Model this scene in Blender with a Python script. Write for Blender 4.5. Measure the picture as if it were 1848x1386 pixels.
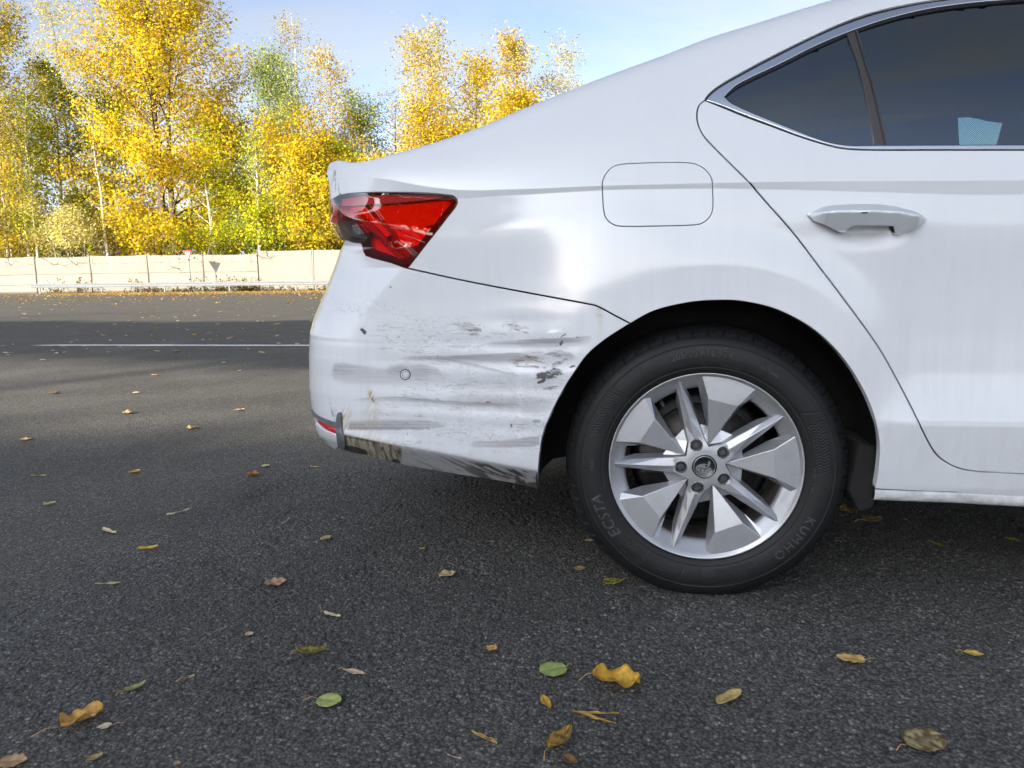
import bpy, bmesh, math, random
import numpy as np
from mathutils import Vector, Matrix, geometry

# ------------------------------------------------------------------ clear
for o in list(bpy.data.objects):
    bpy.data.objects.remove(o)
SC = bpy.context.scene
COL = SC.collection
rad = math.radians

# ------------------------------------------------------------------ camera, sky, sun, exposure
FPX, YAW, PITCH, ROLL = 1340.0, .1435, .1415, -.012
CAM = np.array([-.2, -1.7194, .7487])
_d = np.array([-math.sin(YAW)*math.cos(PITCH), math.cos(YAW)*math.cos(PITCH), -math.sin(PITCH)])
_r = np.cross(_d, [0, 0, 1]); _r /= np.linalg.norm(_r)
_u = np.cross(_r, _d)
CR = math.cos(ROLL)*_r + math.sin(ROLL)*_u
CU = -math.sin(ROLL)*_r + math.cos(ROLL)*_u
cam = bpy.data.objects.new('camera', bpy.data.cameras.new('camera'))
COL.objects.link(cam)
cam.data.sensor_width = 36
cam.data.lens = 36*FPX/1848
cam.data.clip_start = .05
cam.data.clip_end = 2000
M = Matrix.Identity(4)
for i in range(3):
    M[i][0] = CR[i]; M[i][1] = CU[i]; M[i][2] = -_d[i]; M[i][3] = CAM[i]
cam.matrix_world = M
SC.camera = cam

SUN_EL = rad(21)
SUN_AZ = math.atan2(-.47, -.88)          # direction towards the sun, clockwise from +Y
SUN_TO = np.array([math.sin(SUN_AZ)*math.cos(SUN_EL), math.cos(SUN_AZ)*math.cos(SUN_EL), math.sin(SUN_EL)])
W = bpy.data.worlds.new('World'); SC.world = W; W.use_nodes = True
nt = W.node_tree; nt.nodes.clear()
wo = nt.nodes.new('ShaderNodeOutputWorld'); bg = nt.nodes.new('ShaderNodeBackground')
sky = nt.nodes.new('ShaderNodeTexSky'); sky.sky_type = 'NISHITA'; sky.sun_disc = False
sky.sun_elevation = SUN_EL; sky.sun_rotation = SUN_AZ % (2*math.pi)
sky.altitude = 200; sky.air_density = .6; sky.dust_density = 2.0; sky.ozone_density = 1.5
tc = nt.nodes.new('ShaderNodeTexCoord'); mp = nt.nodes.new('ShaderNodeMapping')
mp.inputs['Scale'].default_value = (1.2, 1.2, 5.0); mp.inputs['Rotation'].default_value = (.15, -.2, .4)
cn = nt.nodes.new('ShaderNodeTexNoise'); cn.inputs['Scale'].default_value = 1.7; cn.inputs['Detail'].default_value = 7
cn.inputs['Roughness'].default_value = .55; cn.inputs['Distortion'].default_value = .6
cr = nt.nodes.new('ShaderNodeMapRange'); cr.inputs['From Min'].default_value = .36; cr.inputs['From Max'].default_value = .62
cr.inputs['To Min'].default_value = .30; cr.inputs['To Max'].default_value = 1.0
cm = nt.nodes.new('ShaderNodeMixRGB')
# thin white cloud: as bright as the piece of sky it hangs in, without its colour
bw = nt.nodes.new('ShaderNodeRGBToBW')
cs_ = nt.nodes.new('ShaderNodeMixRGB'); cs_.blend_type = 'MULTIPLY'; cs_.inputs['Fac'].default_value = 1; cs_.inputs['Color2'].default_value = (1.10, 1.19, 1.32, 1)
L = nt.links.new
L(tc.outputs['Generated'], mp.inputs['Vector']); L(mp.outputs['Vector'], cn.inputs['Vector'])
L(cn.outputs['Fac'], cr.inputs['Value']); L(cr.outputs['Result'], cm.inputs['Fac'])
L(sky.outputs['Color'], cm.inputs['Color1']); L(sky.outputs['Color'], bw.inputs[0]); L(bw.outputs[0], cs_.inputs['Color1']); L(cs_.outputs['Color'], cm.inputs['Color2']); L(cm.outputs['Color'], bg.inputs['Color'])
bg.inputs['Strength'].default_value = .112
L(bg.outputs['Background'], wo.inputs['Surface'])
sun = bpy.data.objects.new('sun', bpy.data.lights.new('sun', 'SUN')); COL.objects.link(sun)
sun.data.energy = 4.2; sun.data.angle = rad(.55); sun.data.color = (1, .90, .74)
sun.rotation_euler = Vector(SUN_TO).to_track_quat('Z', 'Y').to_euler()
sun.location = (-20, -40, 30)
SC.view_settings.view_transform = 'Standard'; SC.view_settings.look = 'None'
SC.view_settings.exposure = 1.75; SC.view_settings.gamma = 1; SC.view_settings.use_curve_mapping = False
SC.render.engine = 'CYCLES'
SC.cycles.max_bounces = 8; SC.cycles.transparent_max_bounces = 12
SC.cycles.use_denoising = True

# ------------------------------------------------------------------ geometry helpers
def project(P):
    q = np.asarray(P) - CAM
    z = q @ _d
    return np.stack([924 + FPX*(q @ CR)/z, 693 - FPX*(q @ CU)/z], -1)

def ray(px, py):
    v = _d*FPX + CR*(px-924) - CU*(py-693)
    return v/np.linalg.norm(v)

def on_ground(px, py, z=0.0):
    v = ray(px, py); t = (z-CAM[2])/v[2]
    return CAM + v*t

def at_Y(px, py, Y):
    v = ray(px, py); t = (Y-CAM[1])/v[1]
    return CAM + v*t

def new_mesh(name, V, F, mat=None, parent=None, smooth=True, col=None, normals=None, extra=None):
    """V (n,3); F an (m,k) array or a list of lists; col: (n,3) point colour attribute 'paint'."""
    me = bpy.data.meshes.new(name)
    V = np.asarray(V, dtype=np.float64).reshape(-1, 3)
    if isinstance(F, np.ndarray):
        m, k = F.shape
        me.vertices.add(len(V)); me.vertices.foreach_set('co', V.astype(np.float32).ravel())
        me.loops.add(m*k); me.loops.foreach_set('vertex_index', F.astype(np.int32).ravel())
        me.polygons.add(m); me.polygons.foreach_set('loop_start', np.arange(0, m*k, k, dtype=np.int32))
        me.update(calc_edges=True)
        me.validate()
    else:
        me.from_pydata(V.tolist(), [], F)
        me.update()
    if len(me.polygons):
        me.polygons.foreach_set('use_smooth', [smooth]*len(me.polygons))
    if col is not None:
        a = me.color_attributes.new('paint', 'FLOAT_COLOR', 'POINT')
        c = np.ones((len(V), 4), np.float32); c[:, :3] = col
        a.data.foreach_set('color', c.ravel())
    if extra is not None:
        a = me.attributes.new('rough', 'FLOAT', 'POINT')
        a.data.foreach_set('value', np.asarray(extra, np.float32))
    if normals is not None:
        me.normals_split_custom_set_from_vertices(np.asarray(normals, np.float32).tolist())
    if mat: me.materials.append(mat)
    o = bpy.data.objects.new(name, me); COL.objects.link(o)
    if parent: o.parent = parent
    return o

def tag(o, label=None, cat=None, group=None, kind=None):
    if label: o['label'] = label
    if cat: o['category'] = cat
    if group: o['group'] = group
    if kind: o['kind'] = kind
    return o

def empty(name, loc=(0, 0, 0)):
    o = bpy.data.objects.new(name, None); COL.objects.link(o); o.location = loc
    o.empty_display_size = .1
    return o

class MB:
    """collects simple pieces into ONE mesh"""
    def __init__(s): s.v = []; s.f = []
    def add(s, V, F):
        b = len(s.v); s.v += [tuple(map(float, p)) for p in V]; s.f += [[b+i for i in f] for f in F]
    def box(s, c, h, rot=None):
        P = np.array([[x, y, z] for x in (-1, 1) for y in (-1, 1) for z in (-1, 1)])*np.array(h)
        if rot is not None: P = P @ np.array(rot).T
        s.add(P+np.array(c), [[0, 1, 3, 2], [4, 6, 7, 5], [0, 4, 5, 1], [2, 3, 7, 6], [0, 2, 6, 4], [1, 5, 7, 3]])
    def tube(s, pts, radii, n=8, cap=True):
        pts = np.asarray(pts, float); N = len(pts)
        if np.isscalar(radii): radii = [radii]*N
        ref = np.array([.31, .17, .94]); V = []
        for i in range(N):
            t = pts[min(i+1, N-1)]-pts[max(i-1, 0)]; t /= np.linalg.norm(t)+1e-12
            a = np.cross(t, ref); 
            if np.linalg.norm(a) < 1e-3: a = np.cross(t, [1, 0, 0])
            a /= np.linalg.norm(a); b = np.cross(t, a)
            for k in range(n):
                w = 2*math.pi*k/n
                V.append(pts[i] + radii[i]*(math.cos(w)*a + math.sin(w)*b))
        F = [[i*n+k, i*n+(k+1) % n, (i+1)*n+(k+1) % n, (i+1)*n+k] for i in range(N-1) for k in range(n)]
        if cap: F += [list(range(n))[::-1], [(N-1)*n+k for k in range(n)]]
        s.add(V, F)
    def lathe(s, prof, n=64, close=False):
        """prof list of (radius, y); axis along Y"""
        V = []; m = len(prof)
        for k in range(n):
            w = 2*math.pi*k/n
            for r, y in prof: V.append((r*math.cos(w), y, r*math.sin(w)))
        F = []
        for k in range(n):
            k2 = (k+1) % n
            for j in range(m-1 if not close else m):
                j2 = (j+1) % m
                F.append([k*m+j, k2*m+j, k2*m+j2, k*m+j2])
        s.add(V, F)
    def build(s, name, mat, parent=None, smooth=False, bevel=0):
        o = new_mesh(name, s.v, s.f, mat, parent, smooth)
        if bevel:
            b = o.modifiers.new('bevel', 'BEVEL'); b.width = bevel; b.segments = 2; b.limit_method = 'ANGLE'; b.angle_limit = rad(25)
        return o

def smoothstep(x): x = np.clip(x, 0, 1); return x*x*(3-2*x)

# numpy value noise
def _hash(ix, iy, seed):
    h = (ix.astype(np.int64)*374761393 + iy.astype(np.int64)*668265263 + seed*1274126177) & 0xffffffff
    h = ((h ^ (h >> 13))*1274126177) & 0xffffffff
    h = (h ^ (h >> 16)) & 0xffffff
    return h/float(0xffffff)
def vnoise(x, y, seed=0):
    x = np.asarray(x, float); y = np.asarray(y, float)
    ix = np.floor(x); iy = np.floor(y); fx = x-ix; fy = y-iy
    fx = fx*fx*(3-2*fx); fy = fy*fy*(3-2*fy)
    a = _hash(ix, iy, seed); b = _hash(ix+1, iy, seed); c = _hash(ix, iy+1, seed); d = _hash(ix+1, iy+1, seed)
    return (a*(1-fx)+b*fx)*(1-fy) + (c*(1-fx)+d*fx)*fy
def fbm(x, y, seed=0, oct=4):
    t = 0; a = .5; n = 0
    for i in range(oct):
        t = t + a*vnoise(x*2**i, y*2**i, seed+i*17); n += a; a *= .5
    return t/n

# ------------------------------------------------------------------ materials
def mat_new(name):
    m = bpy.data.materials.new(name); m.use_nodes = True
    return m, m.node_tree, m.node_tree.nodes['Principled BSDF']
def simple(name, col, rough=.5, metal=0, spec=.5, noise=0, nscale=20, bump=0, bscale=200, coat=0):
    m, t, b = mat_new(name)
    b.inputs['Base Color'].default_value = (*col, 1); b.inputs['Roughness'].default_value = rough
    b.inputs['Metallic'].default_value = metal; b.inputs['Specular IOR Level'].default_value = spec
    b.inputs['Coat Weight'].default_value = coat; b.inputs['Coat Roughness'].default_value = .04
    tcn = t.nodes.new('ShaderNodeTexCoord')
    if noise:
        n = t.nodes.new('ShaderNodeTexNoise'); n.inputs['Scale'].default_value = nscale; n.inputs['Detail'].default_value = 5
        t.links.new(tcn.outputs['Object'], n.inputs['Vector'])
        r = t.nodes.new('ShaderNodeMapRange'); r.inputs['From Min'].default_value = .3; r.inputs['From Max'].default_value = .7
        r.inputs['To Min'].default_value = 1-noise; r.inputs['To Max'].default_value = 1+noise
        mx = t.nodes.new('ShaderNodeMixRGB'); mx.blend_type = 'MULTIPLY'; mx.inputs['Fac'].default_value = 1
        mx.inputs['Color1'].default_value = (*col, 1)
        t.links.new(n.outputs['Fac'], r.inputs['Value']); t.links.new(r.outputs['Result'], mx.inputs['Color2'])
        t.links.new(mx.outputs['Color'], b.inputs['Base Color'])
        rr = t.nodes.new('ShaderNodeMapRange'); q_ = .12*min(1, noise*5) if noise > .06 else .01; rr.inputs['To Min'].default_value = max(0, rough-q_); rr.inputs['To Max'].default_value = min(1, rough+q_)
        t.links.new(n.outputs['Fac'], rr.inputs['Value']); t.links.new(rr.outputs['Result'], b.inputs['Roughness'])
    if bump:
        n2 = t.nodes.new('ShaderNodeTexNoise'); n2.inputs['Scale'].default_value = bscale; n2.inputs['Detail'].default_value = 3
        t.links.new(tcn.outputs['Object'], n2.inputs['Vector'])
        bp = t.nodes.new('ShaderNodeBump'); bp.inputs['Strength'].default_value = bump; bp.inputs['Distance'].default_value = .002
        t.links.new(n2.outputs['Fac'], bp.inputs['Height']); t.links.new(bp.outputs['Normal'], b.inputs['Normal'])
    return m

def paint_material(name, use_attr):
    """white clear-coated car paint with faint vertical dirt runs; optional wear from point colours"""
    m, t, b = mat_new(name); N = t.nodes.new; L = t.links.new
    tcn = N('ShaderNodeTexCoord')
    mp = N('ShaderNodeMapping'); mp.inputs['Scale'].default_value = (60, 60, 2.2)
    n = N('ShaderNodeTexNoise'); n.inputs['Scale'].default_value = 1.0; n.inputs['Detail'].default_value = 4
    L(tcn.outputs['Object'], mp.inputs['Vector']); L(mp.outputs['Vector'], n.inputs['Vector'])
    n2 = N('ShaderNodeTexNoise'); n2.inputs['Scale'].default_value = 5; n2.inputs['Detail'].default_value = 3
    L(tcn.outputs['Object'], n2.inputs['Vector'])
    mu = N('ShaderNodeMath'); mu.operation = 'MULTIPLY'; L(n.outputs['Fac'], mu.inputs[0]); L(n2.outputs['Fac'], mu.inputs[1])
    # more road film low down on the body
    sx = N('ShaderNodeSeparateXYZ'); L(tcn.outputs['Object'], sx.inputs[0])
    hr = N('ShaderNodeMapRange'); hr.inputs['From Min'].default_value = .95; hr.inputs['From Max'].default_value = .3
    hr.inputs['To Min'].default_value = .25; hr.inputs['To Max'].default_value = 1.0
    L(sx.outputs['Z'], hr.inputs['Value'])
    r = N('ShaderNodeMapRange'); r.inputs['From Min'].default_value = .18; r.inputs['From Max'].default_value = .45
    r.inputs['To Min'].default_value = 0; r.inputs['To Max'].default_value = .17
    L(mu.outputs[0], r.inputs['Value'])
    m2 = N('ShaderNodeMath'); m2.operation = 'MULTIPLY'; L(r.outputs['Result'], m2.inputs[0]); L(hr.outputs['Result'], m2.inputs[1])
    # tiny specks
    sp = N('ShaderNodeTexVoronoi'); sp.inputs['Scale'].default_value = 38; sp.feature = 'F1'
    L(tcn.outputs['Object'], sp.inputs['Vector'])
    sr = N('ShaderNodeMapRange'); sr.inputs['From Min'].default_value = .035; sr.inputs['From Max'].default_value = .06
    sr.inputs['To Min'].default_value = .5; sr.inputs['To Max'].default_value = 0
    L(sp.outputs['Distance'], sr.inputs['Value'])
    ng = N('ShaderNodeMath'); ng.operation = 'GREATER_THAN'; ng.inputs[1].default_value = .58; L(n2.outputs['Fac'], ng.inputs[0])
    m3 = N('ShaderNodeMath'); m3.operation = 'MULTIPLY'; L(sr.outputs['Result'], m3.inputs[0]); L(ng.outputs[0], m3.inputs[1])
    ad = N('ShaderNodeMath'); ad.operation = 'MAXIMUM'; L(m2.outputs[0], ad.inputs[0]); L(m3.outputs[0], ad.inputs[1])
    mx = N('ShaderNodeMixRGB'); mx.inputs['Color2'].default_value = (.33, .30, .27, 1)
    L(ad.outputs[0], mx.inputs['Fac'])
    b.inputs['Coat Roughness'].default_value = .075
    b.inputs['Roughness'].default_value = .45
    b.inputs['Coat Weight'].default_value = 1.0
    if use_attr:
        at = N('ShaderNodeAttribute'); at.attribute_name = 'paint'
        ar = N('ShaderNodeAttribute'); ar.attribute_name = 'rough'
        L(at.outputs['Color'], mx.inputs['Color1'])
        ro = N('ShaderNodeMapRange'); ro.inputs['To Min'].default_value = .075; ro.inputs['To Max'].default_value = .6
        L(ar.outputs['Fac'], ro.inputs['Value']); L(ro.outputs['Result'], b.inputs['Coat Roughness'])
        cw = N('ShaderNodeMapRange'); cw.inputs['To Min'].default_value = 1; cw.inputs['To Max'].default_value = .15
        L(ar.outputs['Fac'], cw.inputs['Value']); L(cw.outputs['Result'], b.inputs['Coat Weight'])
    else:
        mx.inputs['Color1'].default_value = (.645, .655, .675, 1)
    L(mx.outputs['Color'], b.inputs['Base Color'])
    return m

PAINT = paint_material('white_paint', False)
PAINT_WORN = paint_material('white_paint_scraped', True)
BLACK_PLASTIC = simple('black_plastic', (.012, .012, .013), .55, noise=.3, nscale=30, bump=.15, bscale=600)
GREY_PLASTIC = simple('grey_plastic', (.13, .13, .135), .55, noise=.25, nscale=60, bump=.2, bscale=500)
SEAL = simple('black_rubber_seal', (.008, .008, .009), .4)
CHROME = simple('anodised_trim', (.62, .64, .68), .22, metal=1, noise=.05, nscale=8)
PILLAR = simple('pillar_film', (.045, .037, .034), .30, coat=.2, noise=.02, nscale=60)
DARK = simple('dark_inner', (.006, .006, .006), .9)
LINER = simple('felt_arch_liner', (.007, .006, .0055), .95, noise=.6, nscale=14, bump=.5, bscale=160)
TRIMDARK = simple('cabin_lining', (.012, .012, .014), .9, noise=.2)
def alloy_material():
    m, t, b = mat_new('silver_alloy'); N = t.nodes.new; L = t.links.new
    tcn = N('ShaderNodeTexCoord')
    n = N('ShaderNodeTexNoise'); n.inputs['Scale'].default_value = 18; n.inputs['Detail'].default_value = 6; n.inputs['Roughness'].default_value = .65
    L(tcn.outputs['Object'], n.inputs['Vector'])
    r = N('ShaderNodeMapRange'); r.inputs['From Min'].default_value = .5; r.inputs['From Max'].default_value = .75; r.inputs['To Max'].default_value = .4
    L(n.outputs['Fac'], r.inputs['Value'])
    mx = N('ShaderNodeMixRGB'); mx.inputs['Color1'].default_value = (.44, .445, .46, 1); mx.inputs['Color2'].default_value = (.27, .25, .225, 1)
    L(r.outputs['Result'], mx.inputs['Fac']); L(mx.outputs['Color'], b.inputs['Base Color'])
    b.inputs['Metallic'].default_value = .6; b.inputs['Roughness'].default_value = .33
    b.inputs['Coat Weight'].default_value = .5; b.inputs['Coat Roughness'].default_value = .12
    return m
ALLOY = alloy_material()
BARREL = simple('dusty_barrel', (.20, .18, .16), .55, metal=.5, noise=.5, nscale=40)
BRAKE = simple('brake_disc_metal', (.055, .05, .047), .5, metal=.8, noise=.3, nscale=60)
BOLTM = simple('bolt_metal', (.10, .10, .10), .38, metal=.8, noise=.3, nscale=150)
CAPBLACK = simple('cap_black', (.012, .012, .013), .25, coat=.5)
CAPSILVER = simple('cap_silver', (.35, .35, .36), .3, metal=.9)
def rubber(name, base, rough):
    m, t, b = mat_new(name); N = t.nodes.new; L = t.links.new
    tcn = N('ShaderNodeTexCoord')
    n = N('ShaderNodeTexNoise'); n.inputs['Scale'].default_value = 22; n.inputs['Detail'].default_value = 6
    L(tcn.outputs['Object'], n.inputs['Vector'])
    mx = N('ShaderNodeMixRGB'); mx.inputs['Color1'].default_value = (*base, 1); mx.inputs['Color2'].default_value = (.0115, .011, .0105, 1)
    r = N('ShaderNodeMapRange'); r.inputs['From Min'].default_value = .42; r.inputs['From Max'].default_value = .75; r.inputs['To Max'].default_value = .7
    L(n.outputs['Fac'], r.inputs['Value']); L(r.outputs['Result'], mx.inputs['Fac']); L(mx.outputs['Color'], b.inputs['Base Color'])
    b.inputs['Roughness'].default_value = rough; b.inputs['Specular IOR Level'].default_value = .36
    n3 = N('ShaderNodeTexNoise'); n3.inputs['Scale'].default_value = 500; L(tcn.outputs['Object'], n3.inputs['Vector'])
    bp = N('ShaderNodeBump'); bp.inputs['Strength'].default_value = .12; bp.inputs['Distance'].default_value = .0005
    L(n3.outputs['Fac'], bp.inputs['Height']); L(bp.outputs['Normal'], b.inputs['Normal'])
    return m
RUBBER = rubber('tyre_rubber', (.0062, .0064, .0068), .58)
RUBBER2 = rubber('tyre_lettering', (.055, .056, .058), .5)  # same rubber, lightened to paint in the light on the raised letters

def glass_material(name, tint, refl_rough=0.0, f0=1.5, extra=0.0):
    """thin pane: tinted see-through plus a mirror part by angle"""
    m = bpy.data.materials.new(name); m.use_nodes = True; t = m.node_tree; t.nodes.clear(); N = t.nodes.new; L = t.links.new
    o = N('ShaderNodeOutputMaterial'); tr = N('ShaderNodeBsdfTransparent'); gl = N('ShaderNodeBsdfGlossy'); fr = N('ShaderNodeFresnel')
    fr.inputs['IOR'].default_value = f0; tr.inputs['Color'].default_value = (*tint, 1); gl.inputs['Roughness'].default_value = refl_rough; gl.inputs['Color'].default_value = (.84, .93, 1, 1) if tint[2] > tint[0] else (1, 1, 1, 1)
    ad = N('ShaderNodeMath'); ad.operation = 'ADD'; ad.inputs[1].default_value = extra; L(fr.outputs['Fac'], ad.inputs[0])
    ge = N('ShaderNodeNewGeometry'); fl = N('ShaderNodeMath'); fl.operation = 'SUBTRACT'; fl.inputs[0].default_value = 1; L(ge.outputs['Backfacing'], fl.inputs[1])
    mu = N('ShaderNodeMath'); mu.operation = 'MULTIPLY'; L(ad.outputs[0], mu.inputs[0]); L(fl.outputs[0], mu.inputs[1])      # the inner face of the pane lets light out
    mx = N('ShaderNodeMixShader'); L(mu.outputs[0], mx.inputs['Fac']); L(tr.outputs[0], mx.inputs[1]); L(gl.outputs[0], mx.inputs[2])
    L(mx.outputs[0], o.inputs['Surface'])
    return m
GLASS = glass_material('tinted_glass', (.15, .27, .29), extra=.11)
RED_LENS = glass_material('red_lens', (.86, .06, .035), f0=1.5, extra=.05)
DARKRED_LENS = glass_material('smoked_red_lens', (.62, .16, .19), f0=1.5, extra=.10)
CLEAR_LENS = glass_material('clear_lens', (.75, .75, .75), f0=1.5, extra=.02)
RED_PLASTIC = simple('red_reflector', (.42, .012, .02), .25, coat=.8, noise=.2, nscale=300)
REFLECTOR = simple('lamp_reflector', (.85, .80, .78), .28, metal=.6)
ORANGE_REFLECTOR = simple('lamp_reflector_warm', (.95, .42, .22), .4)
LAMPDARK = simple('lamp_dark', (.05, .03, .03), .5)
SILLMAT = simple('stone_chip_coating', (.55, .55, .55), .55, noise=.25, nscale=30, bump=.9, bscale=260)

# ------------------------------------------------------------------ setting: road, line, verge
def asphalt_material():
    m, t, b = mat_new('asphalt'); N = t.nodes.new; L = t.links.new
    tcn = N('ShaderNodeTexCoord')
    wn = N('ShaderNodeTexNoise'); wn.inputs['Scale'].default_value = 60; wn.inputs['Detail'].default_value = 2
    L(tcn.outputs['Object'], wn.inputs['Vector'])
    wm = N('ShaderNodeMixRGB'); wm.blend_type = 'LINEAR_LIGHT'; wm.inputs['Fac'].default_value = .004
    L(tcn.outputs['Object'], wm.inputs['Color1']); L(wn.outputs['Color'], wm.inputs['Color2'])
    v1 = N('ShaderNodeTexVoronoi'); v1.inputs['Scale'].default_value = 165; L(wm.outputs['Color'], v1.inputs['Vector'])
    v2 = N('ShaderNodeTexVoronoi'); v2.inputs['Scale'].default_value = 400; L(wm.outputs['Color'], v2.inputs['Vector'])
    big = N('ShaderNodeTexNoise'); big.inputs['Scale'].default_value = 1.6; big.inputs['Detail'].default_value = 6; big.inputs['Roughness'].default_value = .6
    L(tcn.outputs['Object'], big.inputs['Vector'])
    med = N('ShaderNodeTexNoise'); med.inputs['Scale'].default_value = 22; med.inputs['Detail'].default_value = 4
    L(tcn.outputs['Object'], med.inputs['Vector'])
    sx = N('ShaderNodeSeparateColor'); L(v1.outputs['Color'], sx.inputs['Color'])
    rmp = N('ShaderNodeValToRGB'); L(sx.outputs[0], rmp.inputs['Fac'])
    e = rmp.color_ramp.elements
    e[0].position = 0; e[0].color = (.084, .0785, .070, 1)
    e[1].position = 1; e[1].color = (.27, .255, .23, 1)
    for p, c in ((.45, (.103, .0965, .087)), (.74, (.122, .115, .104)), (.9, (.158, .149, .134))):
        q = e.new(p); q.color = (*c, 1)
    # darker binder between the stones, crevice shade painted in with it
    g = N('ShaderNodeMapRange'); g.inputs['From Min'].default_value = .25; g.inputs['From Max'].default_value = .75; g.inputs['To Min'].default_value = 1.15; g.inputs['To Max'].default_value = .32
    L(v1.outputs['Distance'], g.inputs['Value'])
    mx = N('ShaderNodeMixRGB'); mx.blend_type = 'MULTIPLY'; mx.inputs['Fac'].default_value = 1
    L(rmp.outputs['Color'], mx.inputs['Color1']); L(g.outputs['Result'], mx.inputs['Color2'])
    br = N('ShaderNodeMapRange'); br.inputs['From Min'].default_value = .3; br.inputs['From Max'].default_value = .7; br.inputs['To Min'].default_value = .80; br.inputs['To Max'].default_value = 1.18
    L(big.outputs['Fac'], br.inputs['Value'])
    m2 = N('ShaderNodeMixRGB'); m2.blend_type = 'MULTIPLY'; m2.inputs['Fac'].default_value = 1
    L(mx.outputs['Color'], m2.inputs['Color1']); L(br.outputs['Result'], m2.inputs['Color2'])
    L(m2.outputs['Color'], b.inputs['Base Color'])
    b.inputs['Roughness'].default_value = .72; b.inputs['Specular IOR Level'].default_value = .4
    # relief
    h1 = N('ShaderNodeMath'); h1.operation = 'MULTIPLY'; h1.inputs[1].default_value = -1.0; L(v1.outputs['Distance'], h1.inputs[0])
    h2 = N('ShaderNodeMath'); h2.operation = 'MULTIPLY_ADD'; h2.inputs[1].default_value = -.35; L(v2.outputs['Distance'], h2.inputs[0]); L(h1.outputs[0], h2.inputs[2])
    h3 = N('ShaderNodeMath'); h3.operation = 'MULTIPLY_ADD'; h3.inputs[1].default_value = .8; L(med.outputs['Fac'], h3.inputs[0]); L(h2.outputs[0], h3.inputs[2])
    bp = N('ShaderNodeBump'); bp.inputs['Strength'].default_value = .75; bp.inputs['Distance'].default_value = .0034
    L(h3.outputs[0], bp.inputs['Height']); L(bp.outputs['Normal'], b.inputs['Normal'])
    return m
ASPHALT = asphalt_material()

def worley(x, y, seed):
    ix = np.floor(x); iy = np.floor(y); best = np.full(x.shape, 9.); hid = np.zeros(x.shape)
    for dx in (-1, 0, 1):
        for dy in (-1, 0, 1):
            cx = ix+dx; cy = iy+dy
            jx = cx+_hash(cx, cy, seed); jy = cy+_hash(cx, cy, seed+5)
            d = (x-jx)**2+(y-jy)**2; m = d < best
            best = np.where(m, d, best); hid = np.where(m, _hash(cx, cy, seed+9), hid)
    return np.sqrt(best), hid

def build_road():
    x0, x1, y0, y1, st = -1.75, 1.35, -.82, 1.25, .0036
    nx = int((x1-x0)/st); ny = int((y1-y0)/st)
    gx, gy = np.meshgrid(np.linspace(x0, x1, nx), np.linspace(y0, y1, ny))
    wx = gx+.0022*(vnoise(gx*160, gy*160, 3)-.5); wy = gy+.0022*(vnoise(gx*160, gy*160, 4)-.5)
    d1, h1 = worley(wx/.0092, wy/.0092, 11)
    d2, h2 = worley(wx/.019, wy/.019, 23)
    stone = (1-smoothstep(d1/.72))*(.45+.75*h1) + .5*(1-smoothstep(d2/.62))*(h2 > .45)
    pit = np.where(fbm(gx*14, gy*14, 31, 3) < .385, 1, 0)*smoothstep((.405-fbm(gx*14, gy*14, 31, 3))/.10)
    z = .0027*stone - .0027 - .0036*pit*(d2 > .45) + .003*(fbm(gx*5, gy*5, 40, 3)-.5)
    fade = smoothstep(np.minimum(np.minimum(gx-x0, x1-gx), np.minimum(gy-y0, y1-gy))/.35)
    z = z*fade
    V = np.stack([gx, gy, z], -1).reshape(-1, 3)
    i = np.arange(ny*nx).reshape(ny, nx)
    F = np.stack([i[:-1, :-1], i[:-1, 1:], i[1:, 1:], i[1:, :-1]], -1).reshape(-1, 4)
    # frame of big faces out to the road's edges
    b = len(V); X0_, X1_, Y0_, Y1_ = -160, 160, -60, 48.7
    V2 = [(X0_, Y0_, 0), (X1_, Y0_, 0), (X1_, Y1_, 0), (X0_, Y1_, 0)]
    c = [i[0, 0], i[0, -1], i[-1, -1], i[-1, 0]]
    F2 = np.array([[b, b+1, c[1], c[0]], [b+1, b+2, c[2], c[1]], [b+2, b+3, c[3], c[2]], [b+3, b, c[0], c[3]]])
    o = new_mesh('road', np.vstack([V, V2]), np.vstack([F, F2]), ASPHALT, None, True)
    tag(o, kind='structure')
build_road()

LINE_Y = float(on_ground(300, 623.5)[1])
def road_line():
    m, t, b = mat_new('worn_road_paint'); N = t.nodes.new; L = t.links.new
    tcn = N('ShaderNodeTexCoord'); n = N('ShaderNodeTexNoise'); n.inputs['Scale'].default_value = 45; n.inputs['Detail'].default_value = 5
    L(tcn.outputs['Object'], n.inputs['Vector'])
    r = N('ShaderNodeMapRange'); r.inputs['From Min'].default_value = .53; r.inputs['From Max'].default_value = .68; L(n.outputs['Fac'], r.inputs['Value'])
    mx = N('ShaderNodeMixRGB'); mx.inputs['Color1'].default_value = (.74, .74, .74, 1); mx.inputs['Color2'].default_value = (.16, .16, .16, 1)
    L(r.outputs['Result'], mx.inputs['Fac']); L(mx.outputs['Color'], b.inputs['Base Color']); b.inputs['Roughness'].default_value = .7
    rng = np.random.default_rng(4)
    xa = float(on_ground(5, 629)[0]); xs = np.arange(xa, 40, .12); n_ = len(xs)
    y1 = LINE_Y-.075+.008*(rng.random(n_)-.5); y2 = LINE_Y+.075+.008*(rng.random(n_)-.5)
    y1[0] = y2[0] = LINE_Y-.02; y1[1] = LINE_Y-.045; y2[1] = LINE_Y+.015; y2[2] = LINE_Y+.04
    V = np.vstack([np.stack([xs, y1, np.full(n_, .004)], 1), np.stack([xs, y2, np.full(n_, .004)], 1)])
    i = np.arange(n_-1); F = np.stack([i, i+1, i+1+n_, i+n_], 1)
    tag(new_mesh('road_line', V, F, m), kind='structure')
road_line()

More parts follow.
